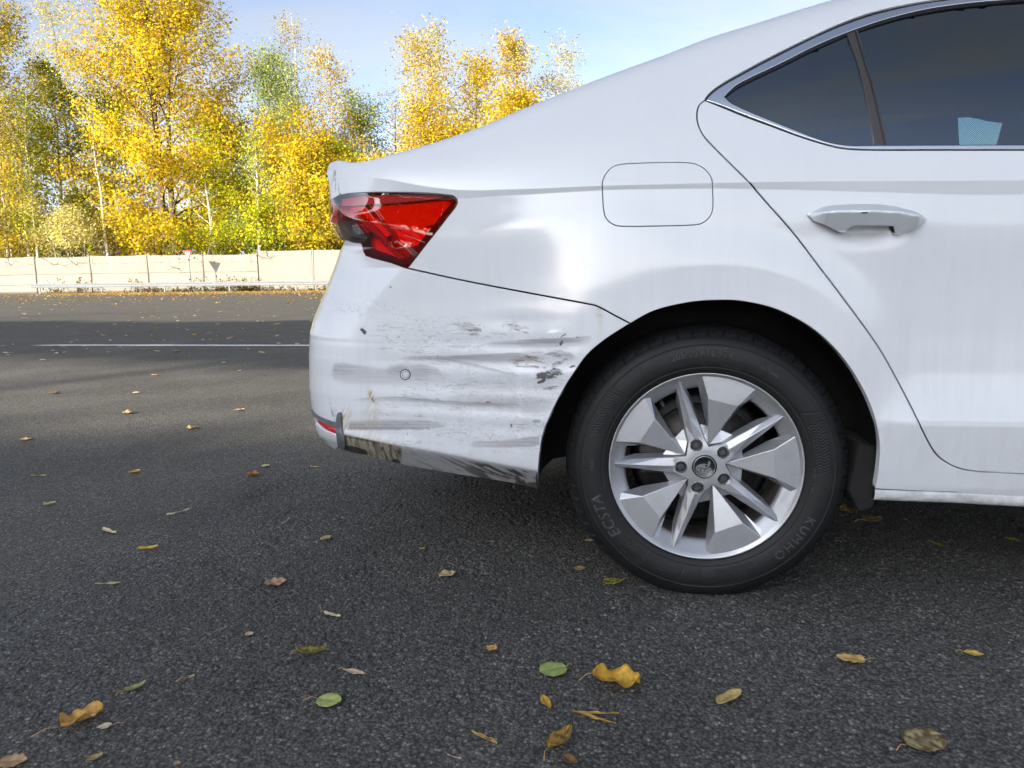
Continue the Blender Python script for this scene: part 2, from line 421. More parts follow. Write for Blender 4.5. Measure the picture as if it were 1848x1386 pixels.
def ground_material():
    m, t, b = mat_new('woodland_floor'); N = t.nodes.new; L = t.links.new
    tcn = N('ShaderNodeTexCoord'); n = N('ShaderNodeTexNoise'); n.inputs['Scale'].default_value = 2.2; n.inputs['Detail'].default_value = 8; n.inputs['Roughness'].default_value = .7
    L(tcn.outputs['Object'], n.inputs['Vector'])
    r = N('ShaderNodeValToRGB'); L(n.outputs['Fac'], r.inputs['Fac']); e = r.color_ramp.elements
    e[0].position = .3; e[0].color = (.05, .045, .02, 1); e[1].position = .7; e[1].color = (.30, .19, .05, 1)
    L(r.outputs['Color'], b.inputs['Base Color']); b.inputs['Roughness'].default_value = .9
    bp = N('ShaderNodeBump'); bp.inputs['Distance'].default_value = .05; L(n.outputs['Fac'], bp.inputs['Height']); L(bp.outputs['Normal'], b.inputs['Normal'])
    return m
GROUND = ground_material()
g = MB()
g.add([(-700, 48.7, 0), (700, 48.7, 0), (700, 50, .03), (-700, 50, .03), (700, 56, .1), (-700, 56, .1), (700, 900, 1.0), (-700, 900, 1.0)], [[0, 1, 2, 3], [3, 2, 4, 5], [5, 4, 6, 7]])
g.add([(-700, -60, 0), (-700, -700, .3), (700, -700, .3), (700, -60, 0)], [[0, 1, 2, 3]])
g.add([(-700, -60, 0), (-160, -60, 0), (-160, 48.7, 0), (-700, 48.7, 0)], [[0, 1, 2, 3]])
g.add([(160, -60, 0), (700, -60, 0), (700, 48.7, 0), (160, 48.7, 0)], [[0, 1, 2, 3]])
tag(g.build('ground', GROUND), kind='structure')

# ------------------------------------------------------------------ trees
def leaf_material(name, transl=.35):
    m = bpy.data.materials.new(name); m.use_nodes = True; t = m.node_tree; t.nodes.clear(); N = t.nodes.new; L = t.links.new
    o = N('ShaderNodeOutputMaterial'); d = N('ShaderNodeBsdfDiffuse'); tr = N('ShaderNodeBsdfTranslucent'); mx = N('ShaderNodeMixShader')
    at = N('ShaderNodeAttribute'); at.attribute_name = 'paint'
    L(at.outputs['Color'], d.inputs['Color']); L(at.outputs['Color'], tr.inputs['Color']); mx.inputs['Fac'].default_value = transl
    L(d.outputs[0], mx.inputs[1]); L(tr.outputs[0], mx.inputs[2]); L(mx.outputs[0], o.inputs['Surface'])
    return m
LEAFMAT = leaf_material('autumn_foliage', .45)
BARK_DARK = simple('dark_bark', (.07, .055, .042), .9, noise=.5, nscale=6, bump=.6, bscale=25)
BARK_GREY = simple('grey_bark', (.17, .15, .12), .9, noise=.45, nscale=5, bump=.6, bscale=25)
BARK_PALE = simple('pale_bark', (.42, .37, .30), .85, noise=.4, nscale=4, bump=.4, bscale=25)

PAL = {
 'gold':   [(.50, .37, .09), (0.620, 0.429, 0.012), (0.660, 0.497, 0.020), (0.580, 0.339, 0.012), (0.540, 0.452, 0.030), (0.420, 0.407, 0.030)],
 'orange': [(.36, .27, .10), (0.500, 0.305, 0.020), (0.560, 0.407, 0.035), (0.440, 0.373, 0.040), (0.330, 0.316, 0.035), (0.270, 0.282, 0.030)],
 'olive':  [(0.240, 0.271, 0.030), (0.340, 0.350, 0.030), (0.480, 0.418, 0.030), (0.150, 0.192, 0.025)],
 'willow': [(0.330, 0.407, 0.130), (0.430, 0.486, 0.150), (0.300, 0.362, 0.140), (0.500, 0.497, 0.080), (0.220, 0.294, 0.090)],
 'pale':   [(0.580, 0.520, 0.200), (0.620, 0.565, 0.260), (0.520, 0.429, 0.140), (0.550, 0.475, 0.100)],
 'birch':  [(0.580, 0.418, 0.060), (0.620, 0.497, 0.150), (0.540, 0.339, 0.030), (0.460, 0.429, 0.140)],
 'brown':  [(0.300, 0.215, 0.080), (0.380, 0.282, 0.110), (0.250, 0.203, 0.080)],
 'yellowgreen': [(0.500, 0.475, 0.020), (0.400, 0.452, 0.030), (0.580, 0.475, 0.020), (0.270, 0.362, 0.030)],
 'dark':   [(0.220, 0.215, 0.040), (0.340, 0.294, 0.040), (0.160, 0.181, 0.030), (0.420, 0.339, 0.040)],
}
def at(px, depth):
    v = ray(px, 505); P = CAM + v*((depth-CAM[1])/v[1]); return float(P[0]), float(P[1])
def leaf_quads(C, size, col, rng, droop=0, out=None):
    """one small folded leaf sheet per centre"""
    n = len(C)
    a = rng.normal(size=(n, 3)); a[:, 2] -= droop; a /= np.linalg.norm(a, axis=1, keepdims=True)
    b = rng.normal(size=(n, 3)); b -= (b*a).sum(1, keepdims=True)*a; b /= np.linalg.norm(b, axis=1, keepdims=True)
    if out is not None:
        nn = out*1.0+rng.normal(size=(n, 3))*.62; nn /= np.linalg.norm(nn, axis=1, keepdims=True)
        a = rng.normal(size=(n, 3)); a[:, 2] -= droop; a -= (a*nn).sum(1, keepdims=True)*nn; a /= np.linalg.norm(a, axis=1, keepdims=True); b = np.cross(nn, a)
    sz = size*(.42+1.25*rng.random((n, 1))**2)
    V = np.stack([C-a*sz*.6, C+b*sz*.42, C+a*sz*.6, C-b*sz*.42], 1).reshape(-1, 3)
    F = np.arange(4*n).reshape(n, 4)
    return V, F, np.repeat(col, 4, 0)
def make_tree(label, x, y, H, R, pal, n, size, seed, base=.22, bark=BARK_GREY, trunk_r=.16, sparse=0., droop=.2, lean=0., name='tree', group='trees behind the screen fence', stems=1, egg=.5, clump=.55, keep=None, limbs=26):
    """tapered trunk(s), limbs and twigs with leaves spread along them"""
    rng = np.random.default_rng(seed)
    root = tag(empty(name, (x, y, 0)), label, 'tree' if name != 'shrub' else 'shrub', group)
    mb = MB(); centres = []; weights = []
    for st in range(stems):
        off = np.array([0, 0, 0.]) if stems == 1 else np.array([(st-(stems-1)/2)*.8, rng.normal()*.3, 0])
        hh = H*(1 if st == 0 else .82+.12*rng.random())
        ts = np.linspace(0, 1, 9)
        wob = np.cumsum(rng.normal(size=(9, 2))*.012*H, 0)*(ts[:, None]**1.2)
        tp = np.stack([off[0]*(1+ts*1.2)+wob[:, 0]*.5+lean*H*ts, off[1]+wob[:, 1]*.5, hh*ts*.96-.15], 1)
        tr = trunk_r*(1-ts)**.75+.02
        mb.tube(tp, tr, 7)
        nl = int(limbs/stems)
        for k in range(nl):
            t = base*.7+(.97-base*.7)*((k+rng.random())/nl)
            p0 = np.array([np.interp(t, ts, tp[:, i]) for i in range(3)])
            rel = (t-base)/(1-base)
            prof = np.sin(np.clip(.14+.86*np.clip(rel, 0, 1)**(1/(1+egg)), 0, 1)*math.pi)**.7
            ln = R*(.35+.75*prof)*(.75+.5*rng.random())
            az = k*2.4+rng.normal()*.5; el = rad(18+38*t+rng.normal()*8)
            dr = np.array([math.cos(az)*math.cos(el), math.sin(az)*math.cos(el), math.sin(el)])
            u = np.linspace(0, 1, 5)[:, None]
            lp = p0+dr*ln*u+np.array([0, 0, -.12*ln])*u**2*(droop+.2)*2+rng.normal(size=(5, 3))*.05*ln*u
            r0 = max(.018, np.interp(t, ts, tr)*.42)
            mb.tube(lp, np.linspace(r0, .012, 5), 5, False)
            for q in range(5):
                uu = .3+.7*(q+rng.random())/5
                b0 = lp[0]+(lp[-1]-lp[0])*uu; b0 = np.array([np.interp(uu, u[:, 0], lp[:, i]) for i in range(3)])
                sd = dr+rng.normal(size=3)*.7; sd /= np.linalg.norm(sd); sl = ln*(.22+.3*rng.random())
                e1 = b0+sd*sl*.5; e2 = e1+(sd+np.array([0, 0, -.5*droop]))*sl*.5
                mb.tube([b0, e1, e2], [.014, .010, .006], 3, False)
                for w in np.linspace(.15, 1, 4):
                    centres.append(b0+(e2-b0)*w); weights.append(1.0)
            for w in np.linspace(.35, 1, 5): centres.append(lp[0]+(lp[-1]-lp[0])*w); weights.append(.7)
    C0 = np.array(centres); w = np.array(weights)*(.25+rng.random(len(C0))**1.4)
    if sparse: w *= (rng.random(len(C0)) > sparse*np.clip((C0[:, 2]/H-.35)*2.2, 0, 1))
    w /= w.sum()
    ii = rng.choice(len(C0), n, p=w)
    C = C0[ii]+rng.normal(size=(n, 3))*clump*np.array([1, 1, .8])
    C[:, 2] -= np.abs(rng.normal(size=n))*droop*1.1
    C = C[C[:, 2] > .25]; ii = ii[:len(C)] if len(C) != n else ii
    if keep is not None:
        k = keep(C+np.array([x, y, 0]), rng); C = C[k]
    P = np.array(PAL[pal]); ci = (_hash(ii[:len(C)]*7+3, ii[:len(C)]*0, seed)*len(P)*.999).astype(int)
    ci = np.where(rng.random(len(C)) < .3, rng.integers(0, len(P), len(C)), ci)
    col = P[ci]*(.78+.45*rng.random((len(C), 1)))
    mb.build('trunk', bark, root, smooth=True)
    out_ = C-np.array([0, 0, H*.42]); out_ /= np.linalg.norm(out_, axis=1, keepdims=True)+1e-9
    V, F, cc = leaf_quads(C, size, col, rng, droop, out_)     # leaves hang facing out of the crown, more or less
    new_mesh('crown', V, F, LEAFMAT, root, False, cc)
    return root

def px_tree(label, px, depth, top, hw, pal, n, size, seed, **k):
    x, y = at(px, depth); yh = 503-.012*(px-300)
    dz = float((np.array([x, y, .75])-CAM) @ _d); H = (yh-top)/FPX*dz+.75; R = hw*dz/FPX
    k.setdefault('keep', lambda P, rng: ~((P[:, 1] < 52.2) & (P[:, 2] < 3.4+.5*rng.random(len(P)))))
    return make_tree(label, x, y, H, R, pal, n, size, seed, **k)

px_tree('broad golden yellow tree rising past the top of the photo, on twin dark stems', 312, 55.7, -60, 172, 'gold', 90915, 0.164, 1, base=.19, bark=BARK_DARK, trunk_r=.30, stems=2, egg=.35, droop=.25, clump=.62, limbs=56)
px_tree('orange and olive birch at the far left edge', 28, 53.7, 10, 88, 'orange', 35887, 0.143, 2, base=.25, bark=BARK_PALE, trunk_r=.15, droop=.5, limbs=36)
px_tree('orange tree partly cut off by the left edge of the photo', -85, 55.7, 40, 95, 'orange', 26317, 0.156, 3, base=.2, limbs=34)
px_tree('tall pale see-through tree left of the golden tree', 160, 66.7, -8, 70, 'pale', 12441, 0.131, 4, base=.42, sparse=.55, bark=BARK_GREY, trunk_r=.13, lean=-.05, droop=.4)
px_tree('olive green tree between the orange birch and the golden tree', 118, 58.7, 120, 72, 'olive', 26317, 0.156, 5, base=.2, bark=BARK_PALE, trunk_r=.14, lean=.04)
px_tree('grey green willow just right of the golden tree', 500, 56.7, 78, 68, 'willow', 31102, 0.131, 6, base=.22, bark=BARK_GREY, droop=.7, trunk_r=.17, limbs=38)
px_tree('thin pale birch with a nearly bare top beside the willow', 556, 62.7, 22, 58, 'birch', 14833, 0.118, 7, base=.3, sparse=.75, bark=BARK_PALE, trunk_r=.12, droop=.7)
px_tree('half bare birch with orange clumps, right of the thin pale birch', 618, 59.7, 70, 58, 'birch', 18183, 0.131, 8, base=.22, sparse=.55, bark=BARK_PALE, trunk_r=.12, droop=.6)
px_tree('dark olive tree above the car boot', 665, 65.7, 168, 52, 'willow', 21532, 0.150, 9, base=.28, bark=BARK_DARK)
px_tree('low orange yellow tree just left of the tail lamp', 560, 54.7, 225, 84, 'gold', 29906, 0.150, 10, base=.26, bark=BARK_GREY, trunk_r=.11, stems=2, limbs=34)
px_tree('bare brown tree in the gap of sky over the boot', 716, 68.7, 165, 48, 'brown', 9091, 0.112, 11, base=.15, sparse=.6, bark=BARK_GREY)
px_tree('golden birch with a wispy top, first right of the gap of sky', 782, 56.7, 42, 66, 'birch', 31102, 0.131, 12, base=.18, sparse=.35, bark=BARK_PALE, trunk_r=.12, droop=.55, limbs=38)
px_tree('slim golden tree between the wispy birch and the round topped tree', 855, 58.7, 88, 50, 'gold', 20336, 0.138, 13, base=.18, bark=BARK_GREY, droop=.4)
px_tree('round topped pale gold tree above the sloping car roof', 930, 58.7, 56, 56, 'birch', 21532, 0.138, 14, base=.2, bark=BARK_GREY, egg=.9)
px_tree('thin feathery tree farthest right above the car roof', 1012, 61.7, 76, 62, 'pale', 14833, 0.125, 15, base=.2, sparse=.4, bark=BARK_PALE)
px_tree('short bright yellow tree low behind the boot edge', 790, 54.7, 185, 92, 'gold', 28710, 0.150, 16, base=.26, bark=BARK_GREY, stems=2, limbs=34)
px_tree('low golden tree behind the middle of the car roof', 940, 55.7, 175, 90, 'gold', 21532, 0.156, 17, base=.26, bark=BARK_GREY)
px_tree('yellow green tree behind the golden tree on its left', 205, 61.7, 170, 75, 'yellowgreen', 22728, 0.162, 18, base=.28, bark=BARK_PALE, lean=.05)
px_tree('yellow green tree with a pale trunk right of the sign', 415, 57.7, 215, 78, 'yellowgreen', 26317, 0.150, 19, base=.28, bark=BARK_PALE, trunk_r=.15)
px_tree('low green and gold tree under the half bare birches', 620, 57.7, 265, 70, 'yellowgreen', 21532, 0.156, 20, base=.1, bark=BARK_DARK)
px_tree('slender pale trunked tree under the orange birch', 72, 52.7, 160, 40, 'olive', 7656, 0.138, 21, base=.35, bark=BARK_PALE, trunk_r=.12, lean=.01)
for (lb, q_, dp_, tp_, ln_, sd_) in [('slender pale trunk leaning right at the far left of the woods', 18, 53.2, 190, .03, 61), ('slender pale forked trunk under the orange birch, left of the straw coloured shrub', 58, 53.4, 170, .02, 62), ('pale trunk leaning left between the straw shrub and the golden tree', 205, 53.6, 215, -.10, 63), ('pale upright trunk in front of the yellow green tree, right of the sign', 392, 53.3, 270, -.03, 64), ('thin grey trunk under the willow', 470, 53.5, 240, .03, 65), ('thin dark trunk just left of the tail lamp', 568, 53.4, 265, .02, 66)]:
    px_tree(lb, q_, dp_, tp_, 30, 'yellowgreen' if sd_ > 63 else 'orange', 1500, .17, sd_, base=.45, bark=BARK_DARK if sd_ == 66 else BARK_PALE, trunk_r=.17, lean=ln_, limbs=16)
for (lb, q_, sd_) in [('low golden tree beyond the rear side of the car, first to the right', 1110, 71), ('low golden tree behind the rear wheel side of the car', 1240, 72), ('low golden tree behind the fuel flap side of the car', 1370, 73), ('low golden tree behind the rear door of the car', 1510, 74), ('low golden tree farthest right behind the car', 1660, 75)]:
    px_tree(lb, q_, 57, 318, 90, 'gold' if sd_ % 2 else 'olive', 5000, .26, sd_, base=.15, bark=BARK_DARK, limbs=24)
px_tree('low rusty tree at the left edge of the woods', 0, 56.7, 270, 70, 'orange', 19140, 0.156, 22, base=.26, bark=BARK_DARK)
px_tree('low golden tree hidden mostly by the rear of the car', 700, 55.7, 290, 70, 'gold', 16747, 0.156, 23, base=.1, bark=BARK_DARK)
px_tree('straw yellow rounded shrub behind the fence', 132, 52.2, 362, 58, 'pale', 16747, 0.118, 31, base=.05, bark=BARK_GREY, trunk_r=.06, name='shrub', group='shrubs behind the screen fence', stems=3, clump=.35)
px_tree('green shrub behind the triangular sign', 352, 52.7, 398, 42, 'yellowgreen', 8613, 0.106, 32, base=.05, bark=BARK_GREY, trunk_r=.05, name='shrub', group='shrubs behind the screen fence', stems=3, clump=.3)
px_tree('yellow shrub below the willow', 490, 53.2, 345, 62, 'yellowgreen', 13398, 0.125, 33, base=.05, bark=BARK_DARK, trunk_r=.06, name='shrub', group='shrubs behind the screen fence', stems=3, clump=.4)
px_tree('rust coloured shrub at the left edge', 18, 52.7, 392, 50, 'orange', 8613, 0.118, 34, base=.05, bark=BARK_DARK, trunk_r=.05, name='shrub', group='shrubs behind the screen fence', stems=3, clump=.35)
px_tree('dark shrub below the golden tree', 250, 53.7, 380, 52, 'gold', 6699, 0.125, 35, base=.1, bark=BARK_DARK, trunk_r=.06, name='shrub', group='shrubs behind the screen fence', stems=3, clump=.4)
px_tree('orange shrub beside the tail lamp', 580, 53.2, 370, 48, 'orange', 10048, 0.118, 36, base=.05, bark=BARK_DARK, trunk_r=.05, name='shrub', group='shrubs behind the screen fence', stems=3, clump=.35)

# far woods that read as one mass
def woods():
    rng = np.random.default_rng(77); n = 30000
    px = rng.uniform(-420, 1180, n); dep = rng.uniform(72, 92, n)
    hmax = 6.5+3.5*vnoise(px*.02, dep*.0, 5)+1.5*vnoise(px*.07, dep*0, 6)
    v = np.array([ray(p, 505) for p in np.linspace(-420, 1180, 400)]); k = np.clip(((px+420)/1600*399).astype(int), 0, 399)
    P = CAM+v[k]*(dep/v[k][:, 1])[:, None]; P[:, 2] = hmax*rng.random(n)**.8
    pal = np.array(PAL['dark']+PAL['brown']+PAL['olive']); col = pal[(vnoise(px*.03, P[:, 2]*.4, 8)*len(pal)*.99).astype(int)]*(.7+.5*rng.random((n, 1)))
    V, F, cc = leaf_quads(P, .62, col, rng)
    o = new_mesh('far_woods', V, F, LEAFMAT, None, False, cc); tag(o, 'brown and olive mass of far trees behind the front row', kind='stuff')
    mb = MB()
    for i in range(110):
        q = rng.uniform(-300, 1100); x, y = at(q, rng.uniform(62, 84)); h = rng.uniform(6, 13); l = rng.normal()*.05*h
        mb.tube([(x, y, 0), (x+l*.4, y, h*.5), (x+l, y, h)], [.11, .08, .02], 5, False)
    tag(mb.build('far_trunks', BARK_GREY, None, True), 'thin grey trunks standing deep in the woods', kind='stuff')
woods()

# ------------------------------------------------------------------ trees behind the photographer: they shade the car and the near road
def shade_keep(P, rng):
    t = P[:, 2]/SUN_TO[2]; gx = P[:, 0]-SUN_TO[0]*t; gy = P[:, 1]-SUN_TO[1]*t      # where the leaf's shadow lands
    far = gy > 11.7+.25*np.sin(gx*.9)+.03*gx
    yc = 2.9-.10*(gx+2); hw = np.interp(gx, [-14, -6, -1.5, -.6, .1], [2.2, 2.0, 1.7, 1.0, 0])
    d = np.abs(gy-yc)/np.maximum(hw, .01)
    gap = (gx < .1) & (rng.random(len(P)) > smoothstep((d-.75)/.5))
    thin = (gx < 3) & (np.abs(gy-7.4-.1*gx) < .5) & (rng.random(len(P)) < .55)
    return ~(far | gap | thin)
_perp = np.array([SUN_TO[1], -SUN_TO[0]]); _perp /= np.linalg.norm(_perp); _sd = SUN_TO[:2]/np.linalg.norm(SUN_TO[:2])
for i in range(3, 9):
    q = _sd*(33+(i % 2)*2.5)+_perp*((i-4)*4.3)+np.array([-1.0, 0])
    make_tree(['first leafy tree of the row behind the photographer, behind the car side', 'second leafy tree of the row behind the photographer', 'third leafy tree of the row behind the photographer', 'fourth leafy tree of the row behind the photographer', 'fifth leafy tree of the row behind the photographer', 'last leafy tree of the row behind the photographer, farthest left'][i-3], float(q[0]), float(q[1]), 16.5, 4.2, 'orange', 9000, .52, 200+i, base=.10, bark=BARK_DARK, trunk_r=.22, group='trees behind the photographer', clump=.8, keep=shade_keep, limbs=40, egg=.2)

# ------------------------------------------------------------------ fence, guard rail, sign, weeds, litter
FENCE_Y = 51.5
def sheet_material():
    m, t, b = mat_new('screen_sheet'); N = t.nodes.new; L = t.links.new
    tcn = N('ShaderNodeTexCoord'); n = N('ShaderNodeTexNoise'); n.inputs['Scale'].default_value = 1.6; n.inputs['Detail'].default_value = 7; n.inputs['Roughness'].default_value = .65
    L(tcn.outputs['Object'], n.inputs['Vector'])
    r = N('ShaderNodeMapRange'); r.inputs['From Min'].default_value = .5; r.inputs['From Max'].default_value = .8; r.inputs['To Max'].default_value = .5; L(n.outputs['Fac'], r.inputs['Value'])
    mx = N('ShaderNodeMixRGB'); mx.inputs['Color1'].default_value = (.205, .195, .165, 1); mx.inputs['Color2'].default_value = (.165, .145, .115, 1)
    L(r.outputs['Result'], mx.inputs['Fac']); L(mx.outputs['Color'], b.inputs['Base Color']); b.inputs['Roughness'].default_value = .7; b.inputs['Specular IOR Level'].default_value = .2
    return m
SHEET = sheet_material()
RUST = simple('weathered_post', (.24, .19, .15), .85, noise=.5, nscale=12)
def fence():
    root = tag(empty('screen_fence', (0, FENCE_Y, 0)), 'off white cloth screen fence on leaning posts behind the guard rail', 'fence')
    rng = np.random.default_rng(9)
    pxs = [-280, -155, -40, 66, 166, 269, 368, 467, 566, 665, 765, 870, 975, 1085, 1195, 1310]
    xs = [float(at_Y(p, 500, FENCE_Y)[0]) for p in pxs]
    for i in range(len(xs)-1):
        a, b = xs[i]+.012, xs[i+1]-.012; new = i >= 7
        h = (3.0 if new else 2.82+.06*rng.normal()); nx, nz = 40, 20
        u, w = np.meshgrid(np.linspace(0, 1, nx), np.linspace(0, 1, nz))
        sag = (.03 if new else .07)*np.sin(u*math.pi)
        z = .05+(h-.05-sag)*w
        ph = rng.random(6)*6
        fold = .05*np.sin(u*math.pi)*np.sin(w*2.5+ph[0])
        if new:
            for k in range(4):
                c = (w-.18*k-.15)-1.0*(u-.35)**2*np.sign(u-.2); fold = fold+.03*np.exp(-(c/.05)**2)*u
        else:
            for k in range(7):
                fold = fold+.022*np.sin(u*(18+9*k)+ph[k % 6]*k)*w**3/(1+k*.2)
            fold = fold+.02*np.sin(w*math.pi*3)
        V = np.stack([a+(b-a)*u, -fold-.03, z], -1).reshape(-1, 3)
        j = np.arange(nx*nz).reshape(nz, nx)
        F = np.stack([j[:-1, :-1], j[:-1, 1:], j[1:, 1:], j[1:, :-1]], -1).reshape(-1, 4)
        o = new_mesh('sheet', V, F, SHEET, root)
        sm = o.modifiers.new('thickness', 'SOLIDIFY'); sm.thickness = .004
        if not new:
            wm = MB()
            for zz in (.7, 1.5, 2.25): wm.tube([(a, -.075, zz+.02), ((a+b)/2, -.085, zz-.02), (b, -.075, zz+.02)], .011, 4)
            wm.build('wire', RUST, o)
    for i, x in enumerate(xs):
        mb = MB(); l = rng.normal()*.03+(-.06 if i in (4, 5) else 0); top = 3.1 if i < 8 else 3.05
        mb.tube([(x, -.10, -.1), (x+l*.5, -.10, top*.5), (x+l, -.10, top)], [.026, .024, .022] if i < 8 else [.018, .018, .018], 7)
        mb.build('post', RUST if i < 8 else simple('pale_post', (.4, .38, .34), .7), root, True)
fence()
GALV = simple('galvanised_steel', (.13, .14, .15), .5, noise=.15, nscale=6)
def rail():
    Y = 49.0
    root = tag(empty('guard_rail', (0, Y, 0)), 'galvanised steel guard rail along the far edge of the road', 'guard rail')
    prof = [(-.03, .44), (-.03, .455), (-.085, .485), (-.085, .525), (-.02, .56), (-.02, .62), (-.085, .655), (-.085, .70), (-.03, .735), (-.03, .75)]
    prof2 = [(y+.004, z) for y, z in prof[::-1]]
    loop = prof+prof2; m = len(loop)
    xs = np.arange(-44, 44, 4.3)
    for k in range(len(xs)-1):
        mb = MB(); a, b = xs[k], xs[k+1]-.003
        mb.add([(a, y, z) for y, z in loop]+[(b, y, z) for y, z in loop], [[j, (j+1) % m, m+(j+1) % m, m+j] for j in range(m)])
        mb.build('rail_beam', GALV, root)
    for x in np.arange(float(at_Y(71, 520, Y)[0])-5.08*6, 40, 5.08):
        mb = MB(); mb.box((x, .05, .33), (.05, .03, .38)); mb.box((x, 0, .6), (.035, .022, .10))
        mb.build('rail_post', GALV, root, bevel=.004)
rail()
def sign():
    x, y = float(at_Y(342, 480, 49.6)[0]), 49.6
    root = tag(empty('traffic_sign', (x, y, 0)), 'small triangular give way sign on a thin grey post behind the guard rail', 'traffic sign')
    root.location = (x, 49.6, 0)
    mb = MB(); mb.tube([(.06, 0, -.05), (0, 0, 1.6), (-.05, 0, 3.15)], .032, 10); mb.build('post', GALV, root, True)
    rot = np.array(Matrix.Rotation(rad(-27), 3, 'Z'))
    def tri(name, r, y0, y1, mat, rr):
        P = []
        for k in range(3):
            w = rad(90+120*k+180); c = np.array([math.cos(w), math.sin(w)])*(r-rr*2)
            for j in range(7):
                a = w+rad(-60+20*j); P.append(c+rr*np.array([math.cos(a), math.sin(a)]))
        n = len(P); V = [(p[0], y0, p[1]) for p in P]+[(p[0], y1, p[1]) for p in P]
        V = (np.array(V) @ rot.T)+np.array([-.04, -.05, 2.78])
        m_ = MB(); m_.add(V, [list(range(n))]+[list(range(2*n-1, n-1, -1))]+[[j, n+j, n+(j+1) % n, (j+1) % n] for j in range(n)])
        return m_.build(name, mat, root)
    tri('sign_board', .52, 0, .02, simple('sign_red', (.42, .03, .03), .4), .05)
    tri('sign_face', .345, -.006, .0, simple('sign_white', (.72, .70, .68), .4), .02)
sign()
def verge():
    rng = np.random.default_rng(15)
    LITTER = leaf_material('fallen_leaf_litter', .5)
    def flat(n, xf, yf, size, pal, name, label, lift=.012):
        x = xf(n); y = yf(n); P = np.stack([x, y, lift+.03*rng.random(n)], 1)
        nrm = rng.normal(size=(n, 3))*.35; a = np.stack([np.cos(rng.random(n)*6.28), np.sin(rng.random(n)*6.28), nrm[:, 0]], 1); a /= np.linalg.norm(a, axis=1, keepdims=True)
        b = np.stack([-a[:, 1], a[:, 0], nrm[:, 1]], 1); b /= np.linalg.norm(b, axis=1, keepdims=True)
        s = size*(.5+rng.random((n, 1)))
        V = np.stack([P-a*s*.6, P+b*s*.4, P+a*s*.6, P-b*s*.4], 1).reshape(-1, 3); V[:, 2] = np.maximum(V[:, 2], .006)
        pl = np.array(pal); c = pl[rng.integers(0, len(pl), n)]*(.7+.5*rng.random((n, 1)))
        tag(new_mesh(name, V, np.arange(4*n).reshape(n, 4), LITTER, None, False, np.repeat(c, 4, 0)), label, kind='stuff')
    tan = [(.50, .32, .10), (.58, .40, .14), (.42, .25, .07), (.62, .47, .2), (.30, .18, .06)]
    flat(30000, lambda n: rng.uniform(-38, 30, n), lambda n: 49.0-np.abs(rng.normal(size=n))*4.6+.8*rng.random(n), .11, tan, 'leaf_litter', 'band of tan fallen leaves drifted along the guard rail')
    flat(3800, lambda n: rng.uniform(-36, 30, n), lambda n: 47.5-rng.random(n)**1.7*26, .085, tan, 'scattered_leaves', 'tiny leaves sprinkled over the far sunlit road')
    # weeds along the fence foot
    W_, C_ = [], []
    mb = MB()
    spots = np.concatenate([rng.uniform(-36, 28, 420), np.repeat([float(at_Y(p, 500, 50)[0]) for p in (345, 395, 412, 428, 440, 452, 240, 95, 140)], 16)+rng.normal(size=144)*.35])
    tall = np.concatenate([rng.uniform(.15, .55, 420), rng.uniform(.3, 1.25, 144)])
    for x, h in zip(spots, tall):
        y = 49.8+rng.random()*1.0; l = rng.normal(size=2)*.3*h
        mb.tube([(x, y, 0), (x+l[0]*.5, y+l[1]*.5, h*.6), (x+l[0], y+l[1], h)], [.009, .007, .004], 3, False)
        for k in range(14):
            t = .2+.8*rng.random(); W_.append([x+l[0]*t+rng.normal()*.08, y+l[1]*t+rng.normal()*.08, h*t]); C_.append([(.20, .17, .05), (.12, .13, .03), (.30, .2, .07), (.09, .07, .04)][rng.integers(4)])
    V, F, cc = leaf_quads(np.array(W_), .10, np.array(C_), rng)
    b = len(mb.v); n4 = len(V)
    st = np.array(mb.v); F4 = np.array(mb.f)
    o = new_mesh('weeds', np.vstack([st, V]), np.vstack([F4, F+b]), LITTER, None, False, np.vstack([np.tile([[.12, .085, .05]], (b, 1)), cc]))
    tag(o, 'low brown and green weeds growing along the foot of the fence', kind='stuff')
verge()
# ------------------------------------------------------------------ car body surface S(s, v)
# s runs along the side (= X on the flank) and on round the rear corner; v is the height (arc length above the shoulder crease)
TS = np.arange(-1.8, 3.61, .001)
_ph = np.interp(TS, [-1.8, -1.2, -1.15, -1.05, -.95, -.85, -.72, -.6, -.4, -.15, 3.6], [90, 88, 80, 62, 42, 26, 12, 7, 3, 0, 0])
_k = np.hanning(81); _k /= _k.sum()
_ph = np.convolve(np.pad(_ph, 40, mode='edge'), _k, 'valid')
PHI = np.radians(_ph)
_i0 = int(np.argmin(abs(TS)))
X0 = np.concatenate([[0], np.cumsum(np.cos(PHI[:-1])*.001)]); X0 -= X0[_i0]
Y0 = -np.concatenate([[0], np.cumsum(np.sin(PHI[:-1])*.001)]); Y0 = Y0 - Y0[_i0] - .040
def sX(s): return np.interp(s, TS, X0)
def sY(s): return np.interp(s, TS, Y0)
def sP(s): return np.interp(s, TS, PHI)

VC_S = np.array([-1.8, -1, 0, 1, 3.6]); VC_V = np.array([1.04, 1.04, .94, .935, .93])
def vc(s): return np.interp(s, VC_S, VC_V)
T_S = np.linspace(-1.3, 1.6, 117); T_V = np.interp(T_S, [-1.3, -.95, -.5, 0, .5, 1.6], [.05, .06, .22, .44, .58, .62])
def Tlen(s): return np.interp(s, T_S, T_V)
NR_V = np.arange(.18, 1.12, .01); NR_N = np.zeros_like(NR_V)
_q = np.linspace(0, 2.5, 2501)
_psi = np.radians(13 + 15*smoothstep(_q/.7) + 61*smoothstep((_q-.72)/.42))
QC = np.concatenate([[0], np.cumsum(np.cos(_psi[:-1]))*.001]); QS = np.concatenate([[0], np.cumsum(np.sin(_psi[:-1]))*.001])

